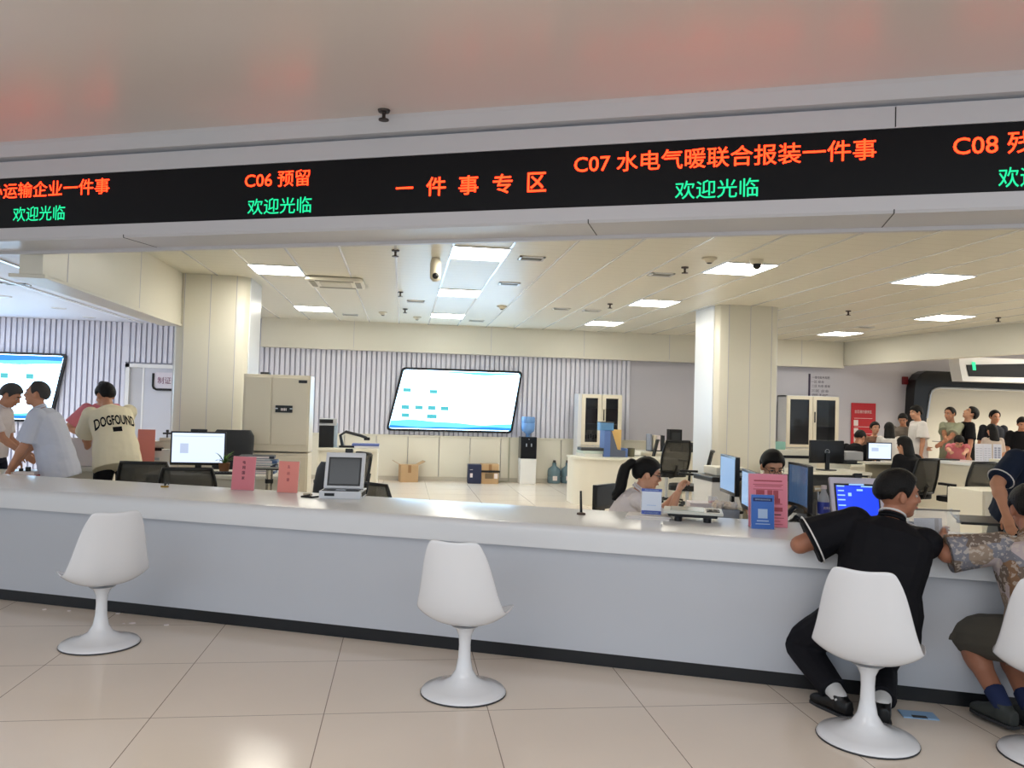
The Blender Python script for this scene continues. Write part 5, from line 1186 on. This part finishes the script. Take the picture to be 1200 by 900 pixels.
    if shoes:
        for k in 'LR':
            Hp, kn, an = legs[k]; ty = kn-Hp; fd = V((ty.x*.8,max(.25,abs(ty.y)),0)).normalized(); sd = V((fd.y,-fd.x,0)); up = V((0,0,1)); b = MB()
            g = V((an.x,an.y,max(0, an.z-.08*s)))
            loft(b, [(g-fd*.07*s+up*.045*s, sd, up, .026*s, .04*s),(g-fd*.03*s+up*.05*s, sd, up, .037*s, .05*s),(g+fd*.04*s+up*.05*s, sd, up, .04*s, .048*s),(g+fd*.11*s+up*.035*s, sd, up, .045*s, .034*s),(g+fd*.17*s+up*.027*s, sd, up, .036*s, .024*s),(g+fd*.195*s+up*.022*s, sd, up, .018*s, .014*s)], 14)
            fcap(b, g+up*.05*s, g+up*.1*s, .042*s, .04*s, 1, 0)
            so = finish(b, 'shoe', shoes, t, max(.006, voxel), 2)
            b = MB(); b.loop([[g+fd*x*s+sd*y*s+up*z for x,y in ((-.078,-.02),(-.06,-.035),(.04,-.043),(.11,-.048),(.17,-.04),(.2,0),(.17,.04),(.11,.048),(.04,.043),(-.06,.035),(-.078,.02))] for z in (.001,.016)]); b.build('sole', m_dark, so)
            if socks:
                b = MB(); fcap(b, an-(an-kn).normalized()*.0, an+(kn-an).normalized()*.1*s, .042*s, .05*s, 1, 0); finish(b, 'sock', socks, t, .007, 1)
    PEOPLE[label] = dict(t=t, J=J, arms=arms, legs=legs, loc=loc, Rz=Rz, s=s)
    return t
def cloth(name, rgb, **k): return mat(name, rgb, .8, spec=.25, **k)
c_black = cloth('cloth_black', (17,17,22)); c_navy = cloth('cloth_navy', (28,38,58)); c_cream = cloth('cloth_cream', (236,226,198)); c_white = cloth('cloth_white', (226,222,220)); c_pale = cloth('cloth_pale_blue', (204,208,224)); c_dkt = cloth('cloth_dark_trousers', (22,22,28)); c_pink = cloth('cloth_pink', (222,130,140)); c_green = cloth('cloth_grey_green', (158,162,140)); c_brown = cloth('cloth_brown', (128,96,80)); c_grey = cloth('cloth_grey', (120,112,104)); c_olive = cloth('cloth_olive_grey', (156,150,132)); c_blush = cloth('cloth_blush', (222,214,216)); c_short = cloth('cloth_cargo', (88,84,76), noise_=.08, nscale=8)
m_shoe = mat('shoe_black', (18,18,20), .35); m_shoe2 = mat('shoe_grey', (58,62,60), .6); m_sockn = mat('sock_navy', (30,44,84), .8); m_sockw = mat('sock_white', (214,214,214), .8)
# patterned shirt: patchwork of taupe, cream and blue-grey
c_pat = cloth('cloth_patchwork', (150,136,126)); nt = c_pat.node_tree; tc = nt.nodes.new('ShaderNodeTexCoord'); vo = nt.nodes.new('ShaderNodeTexVoronoi'); vo.inputs['Scale'].default_value = 10; vo.distance = 'CHEBYCHEV'
no = nt.nodes.new('ShaderNodeTexNoise'); no.inputs['Scale'].default_value = 48; no.inputs['Detail'].default_value = 4; nt.links.new(tc.outputs['Object'], no.inputs['Vector']); nt.links.new(tc.outputs['Object'], vo.inputs['Vector'])
sp_ = nt.nodes.new('ShaderNodeSeparateColor'); nt.links.new(vo.outputs['Color'], sp_.inputs[0]); cr = nt.nodes.new('ShaderNodeValToRGB'); cr.color_ramp.interpolation = 'CONSTANT'
for i, (pos, c) in enumerate(((0,(150,132,116)),(.25,(112,98,88)),(.45,(182,168,168)),(.62,(134,104,80)),(.8,(122,122,130)))):
    e = cr.color_ramp.elements[i] if i < 2 else cr.color_ramp.elements.new(pos); e.position = pos; e.color = tuple(lin(v) for v in c)+(1,)
nt.links.new(sp_.outputs[0], cr.inputs[0]); mx = nt.nodes.new('ShaderNodeMix'); mx.data_type = 'RGBA'; mp = nt.nodes.new('ShaderNodeMath'); mp.operation = 'GREATER_THAN'; mp.inputs[1].default_value = .56
nt.links.new(no.outputs[0], mp.inputs[0]); m5 = nt.nodes.new('ShaderNodeMath'); m5.operation = 'MULTIPLY'; m5.inputs[1].default_value = .6; nt.links.new(mp.outputs[0], m5.inputs[0]); nt.links.new(m5.outputs[0], mx.inputs[0]); nt.links.new(cr.outputs[0], mx.inputs[6]); mx.inputs[7].default_value = tuple(lin(v) for v in (196,184,172))+(1,); nt.links.new(mx.outputs[2], nt.nodes['Principled BSDF'].inputs['Base Color'])
R_ = math.radians
# ---- the people
CH3p = atz(1016, 866, 0)
person('man in a black polo with white piping seated on a tulip chair at the counter', (1053,580), 3.95, R_(-24), seated=1, lean=22, side=15, twist=4, hinge=.75, head=(-80,4,2), skin='c', hair='short', hstyle=dict(fringe=.55, nape=-.55),
    L=('we', aty(931,641,4.1), aty(985,622,4.3)), R=('we', aty(1066,640,4.0), aty(1030,630,4.2)), top=c_black, sleeve=.82, hem=-.14, bottom=c_dkt, blen=1.86, shoes=m_shoe, socks=m_sockw, voxel=.006, bulk=1.2, bfit=.01, fit=2.0, collar=c_black, trim=c_white, headscale=1.04,
    feet=(atz(984,818,.08), atz(1034,826,.08)), knee=((-.5,1,.5),(.15,1,.5)))
person('man in a brown patchwork-print shirt and grey shorts sitting at the right photo edge', (1205,598), 3.76, R_(-14), seated=1, lean=30, hinge=.65, head=(-8,14,0), skin='c', hair='short',
    L=('we', aty(1110,649,3.8), aty(1103,622,4.1)), R=('w', atz(1240,650,.86)+V((.1,.1,0))), top=c_pat, sleeve=.98, hem=-.14, bottom=c_short, blen=1.12, shoes=m_shoe2, socks=m_sockn, voxel=.006, bulk=1.18, bfit=.012, fit=1.6, collar=c_pat,
    feet=(atz(1176,829,.1), atz(1208,832,.1)), knee=((-.22,1,.6),(.05,1,.6)))
person('man in a navy polo leaning over a tablet behind the counter at right', (1232,512), 4.95, R_(165), lean=38, hinge=.8, head=(0,20,0), skin='b', L=('w', atz(1235,610,.86)), R=('w', atz(1179,603,.88)), pr=(1,-.2,.25), top=c_navy, sleeve=.86, bottom=c_dkt, blen=1.9, shoes=m_shoe, voxel=.007, bulk=1.15, fit=1.3, collar=c_navy, trim=c_white, hpal=(None,(-.4,.3,-1)), curl=.7)
person('young woman with a black ponytail and glasses, hands raised to her mouth', (759,556), 5.82, R_(-98), seated=1, lean=30, hinge=.6, head=(0,12,0), skin='a', hair='pony', sex='f', L=('w', aty(795,577,5.9)), R=('w', aty(794,578,5.72)), pl=(-.3,.6,-1), pr=(.3,.6,-1), top=c_blush, sleeve=.8, bottom=c_dkt, blen=1.9, shoes=m_shoe, voxel=.006, curl=.95, glasses=1, collar=c_blush, pn=(0,.15,1), hpal=((.2,1,.1),(-.2,1,.1)), headscale=1.03)
person('seated man with glasses looking down behind the tall pink notice', (905,547), 5.9, R_(176), seated=1, lean=16, head=(0,24,0), skin='a', hair='short', hstyle=dict(fringe=.5, thick=.016), L=('w', aty(917,620,5.55)), R=('w', aty(897,620,5.55)), top=c_olive, sleeve=.75, bottom=c_dkt, blen=1.9, shoes=m_shoe, voxel=.007, glasses=1, collar=c_olive)
person('man in a white striped shirt at the left edge looking down at papers', (13,464), 8.75, R_(-88), lean=10, head=(0,30,0), skin='b', hair='short', hairm=m_hairg, L=('w', aty(31,530,8.85)), R=('w', aty(27,531,8.6)), pl=(-.3,-1,-.6), pr=(.3,-1,-.6), top=c_blush, sleeve=.8, hem=-.04, bottom=cloth('cloth_navy_trousers', (26,30,48)), blen=1.9, shoes=m_shoe, voxel=.009, collar=c_blush)
person('balding older man in a light grey-blue shirt leaning on one straight arm at left', (43,462), 8.0, R_(96), lean=24, hinge=.6, head=(0,-4,0), skin='b', hair='receding', hairm=m_hairg, L=('w', aty(12,549,7.85)), pl=(-.2,-1,0), R=('w', aty(16,549,8.25)), pr=(.2,-1,0), top=c_pale, sleeve=.9, hem=-.2, bottom=c_dkt, blen=1.9, shoes=m_shoe, voxel=.008, bulk=1.14, fit=1.5, collar=c_pale, hpal=((.3,0,-1),(-.3,0,-1)), curl=.25, wrinkle=.006)
TS = person('man in a cream T-shirt with black lettering, bent over a desk', (123,464), 8.75, R_(28), lean=38, side=-6, hinge=.6, head=(22,20,0), skin='b', hair='short', L=('w', aty(103,531,8.95)), pl=(-1,-.2,.2), R=('w', aty(121,528,9.0)), pr=(1,-.3,-.3), top=c_cream, sleeve=.95, hem=-.18, bottom=c_dkt, blen=1.9, shoes=m_shoe, voxel=.008, bulk=1.1, fit=1.8, wrinkle=.006)
person('person in a pink top and dark trousers with a hair bun, behind the T-shirt man', (123,456), 9.9, R_(-150), lean=12, head=(10,24,0), skin='a', hair='bun', sex='f', R=('w', aty(104,512,9.85)), L=('w', aty(124,520,9.6)), top=c_pink, sleeve=.85, bottom=c_black, blen=1.9, shoes=m_shoe, fit=1.3)
person('person in a black jacket with pale stripes bending forward left of the red-poster woman', (1008,513), 12.9, R_(-60), seated=1, lean=28, head=(0,30,0), skin='b', top=c_black, sleeve=1.9, bottom=c_dkt, blen=1.9, shoes=m_shoe, voxel=.011)
person('woman in a brown top facing the room in front of the red poster', (1025.5,502), 13.9, R_(172), seated=1, lean=6, skin='a', hair='bun', sex='f', top=c_brown, sleeve=1.9, bottom=c_dkt, blen=1.9, shoes=m_shoe, voxel=.011)
person('dark-haired person in a white top seen from behind, next to the woman in brown', (1042,503), 13.4, R_(-30), seated=1, lean=14, head=(0,20,0), skin='a', hair='long', sex='f', hstyle=dict(side=-.3), top=c_white, sleeve=.8, bottom=c_dkt, blen=1.9, shoes=m_shoe, voxel=.011)
person('man in a grey top looking down, half behind the man in the white T-shirt', (1058,492), 14.2, R_(140), lean=8, head=(0,24,0), skin='b', top=c_grey, sleeve=.7, bottom=c_dkt, blen=1.9, shoes=m_shoe, voxel=.011)
person('tall young man in a white T-shirt standing in the queue, facing left', (1073,484), 13.5, R_(78), head=(8,8,0), skin='a', hair='short', hstyle=dict(fringe=.4, thick=.02), R=('w', aty(1086,524,13.35)), top=c_white, sleeve=.85, hem=-.2, bottom=c_dkt, blen=1.9, shoes=m_shoe, voxel=.01, fit=2.0)
person('man in a grey-green T-shirt holding a phone in the queue', (1113,485.5), 13.4, R_(100), head=(5,6,0), skin='b', hair='receding', hstyle=dict(fringe=.7, thick=.012), L=('w', aty(1104,519,13.1)), R=('w', aty(1108,519,13.0)), pl=(-.4,-.6,-1), pr=(.4,-.6,-1), top=c_green, sleeve=.8, hem=-.18, bottom=c_dkt, blen=1.9, shoes=m_shoe, voxel=.01, fit=1.7)
person('person in a black T-shirt tilting the head back to look up at the signs', (1137,485), 13.3, R_(70), lean=-4, head=(0,-34,0), skin='a', hair='short', hstyle=dict(thick=.022, fringe=.55), top=c_black, sleeve=.85, hem=-.18, bottom=c_dkt, blen=1.9, shoes=m_shoe, voxel=.01, fit=1.6)
person('man in a dark shirt standing behind the long-haired woman in the queue', (1166,489), 13.6, R_(160), head=(10,10,0), skin='b', hair='short', hstyle=dict(fringe=.7), top=cloth('cloth_charcoal', (40,42,50)), sleeve=.85, bottom=c_dkt, blen=1.9, shoes=m_shoe, voxel=.011)
person('woman with long dark hair seen from behind in the queue', (1162,505), 12.6, R_(-8), head=(0,8,0), skin='a', hair='long', sex='f', hstyle=dict(side=-.3), scale=.86, top=cloth('cloth_beige', (196,180,170)), sleeve=.8, bottom=c_dkt, blen=1.9, shoes=m_shoe, voxel=.011)
person('man in a black T-shirt looking down at the far right of the queue', (1198,497), 12.7, R_(150), lean=6, head=(0,24,0), skin='b', top=c_black, sleeve=.85, bottom=c_dkt, blen=1.9, shoes=m_shoe, voxel=.01, fit=1.4)
person('girl with black hair bowing low over the far counter', (1124,517), 12.65, R_(150), lean=55, hinge=.8, head=(0,50,0), skin='a', hair='short', sex='f', hstyle=dict(nape=-.8, side=-.3, thick=.02), scale=.92, L=('w', aty(1130,534,12.2)), R=('w', aty(1115,534,12.2)), top=c_pink, sleeve=.8, bottom=c_dkt, blen=1.9, shoes=m_shoe, voxel=.01)
person('person in black with long dark hair seated at the far desks, seen from behind', (1059,522), 10.05, R_(16), seated=1, lean=10, head=(0,8,0), skin='a', hair='long', sex='f', hstyle=dict(side=-.35, thick=.018), top=c_black, sleeve=1.9, bottom=c_dkt, blen=1.9, shoes=m_shoe, voxel=.009, bulk=1.28, fit=2.0)
# lettering on the T-shirt back, laid onto the cloth
def on_cloth(s, owner, pix, width, height, m, name='shirt_lettering', rot=0):
    P_ = [k for k in PEOPLE.values() if k['t'] is owner][0]; T = P_['J']['T']; sp = P_['J']['sp'][4]
    c = sp[1]+T@V((0,-.32,pix)); M = frame(T@V((1,0,0)), T@V((0,0,1)), T@V((0,-1,0)), c)
    if s: o = text(name, s, m, owner, M, width=width, height=height, bold=.025)
    else: o = MB().build(name, m, owner); b = bmesh.new(); 
    if not s:
        N = 8; vs = [[b.verts.new(M@V((-width/2+width*i/N, -height/2+height*j/4, 0))) for i in range(N+1)] for j in range(5)]
        for j in range(4):
            for i in range(N): b.faces.new([vs[j][i],vs[j][i+1],vs[j+1][i+1],vs[j+1][i]])
        b.to_mesh(o.data); b.free()
    else:
        b = bmesh.new(); b.from_mesh(o.data); bmesh.ops.triangulate(b, faces=b.faces); bmesh.ops.subdivide_edges(b, edges=[e for e in b.edges if e.calc_length() > .012], cuts=1); b.to_mesh(o.data); b.free()
    sh = [q for q in owner.children if q.name.startswith('shirt') and 'letter' not in q.name and 'patch' not in q.name][0]
    from mathutils.bvhtree import BVHTree
    bv = BVHTree.FromPolygons([q.co for q in sh.data.vertices], [list(p.vertices) for p in sh.data.polygons]); dr = T@V((0,1,0))
    for q in o.data.vertices:
        h = bv.ray_cast(q.co, dr)
        if h[0] is not None: q.co = h[0]-dr*.004
        else: q.co = q.co+dr*.24
    return o
on_cloth('DOGFOUND', TS, .0, .37, .115, c_black)
on_cloth(None, TS, -.105, .085, .05, c_black, 'shirt_patch')
P_ = PEOPLE['man in a grey-green T-shirt holding a phone in the queue']; q = P_['loc']+P_['Rz']@(P_['arms']['L'][2]+V((.03,.09,.02)))
t = thing('mobile_phone', 'phone held by the man in the grey-green T-shirt', 'phone', q, R_(100)); MB().box((0,0,0),(.075,.15,.009),.003).build('body', m_black, t); MB().box((0,0,.006),(.068,.138,.003)).build('screen', mat('phone_white', (222,222,232), .3), t)
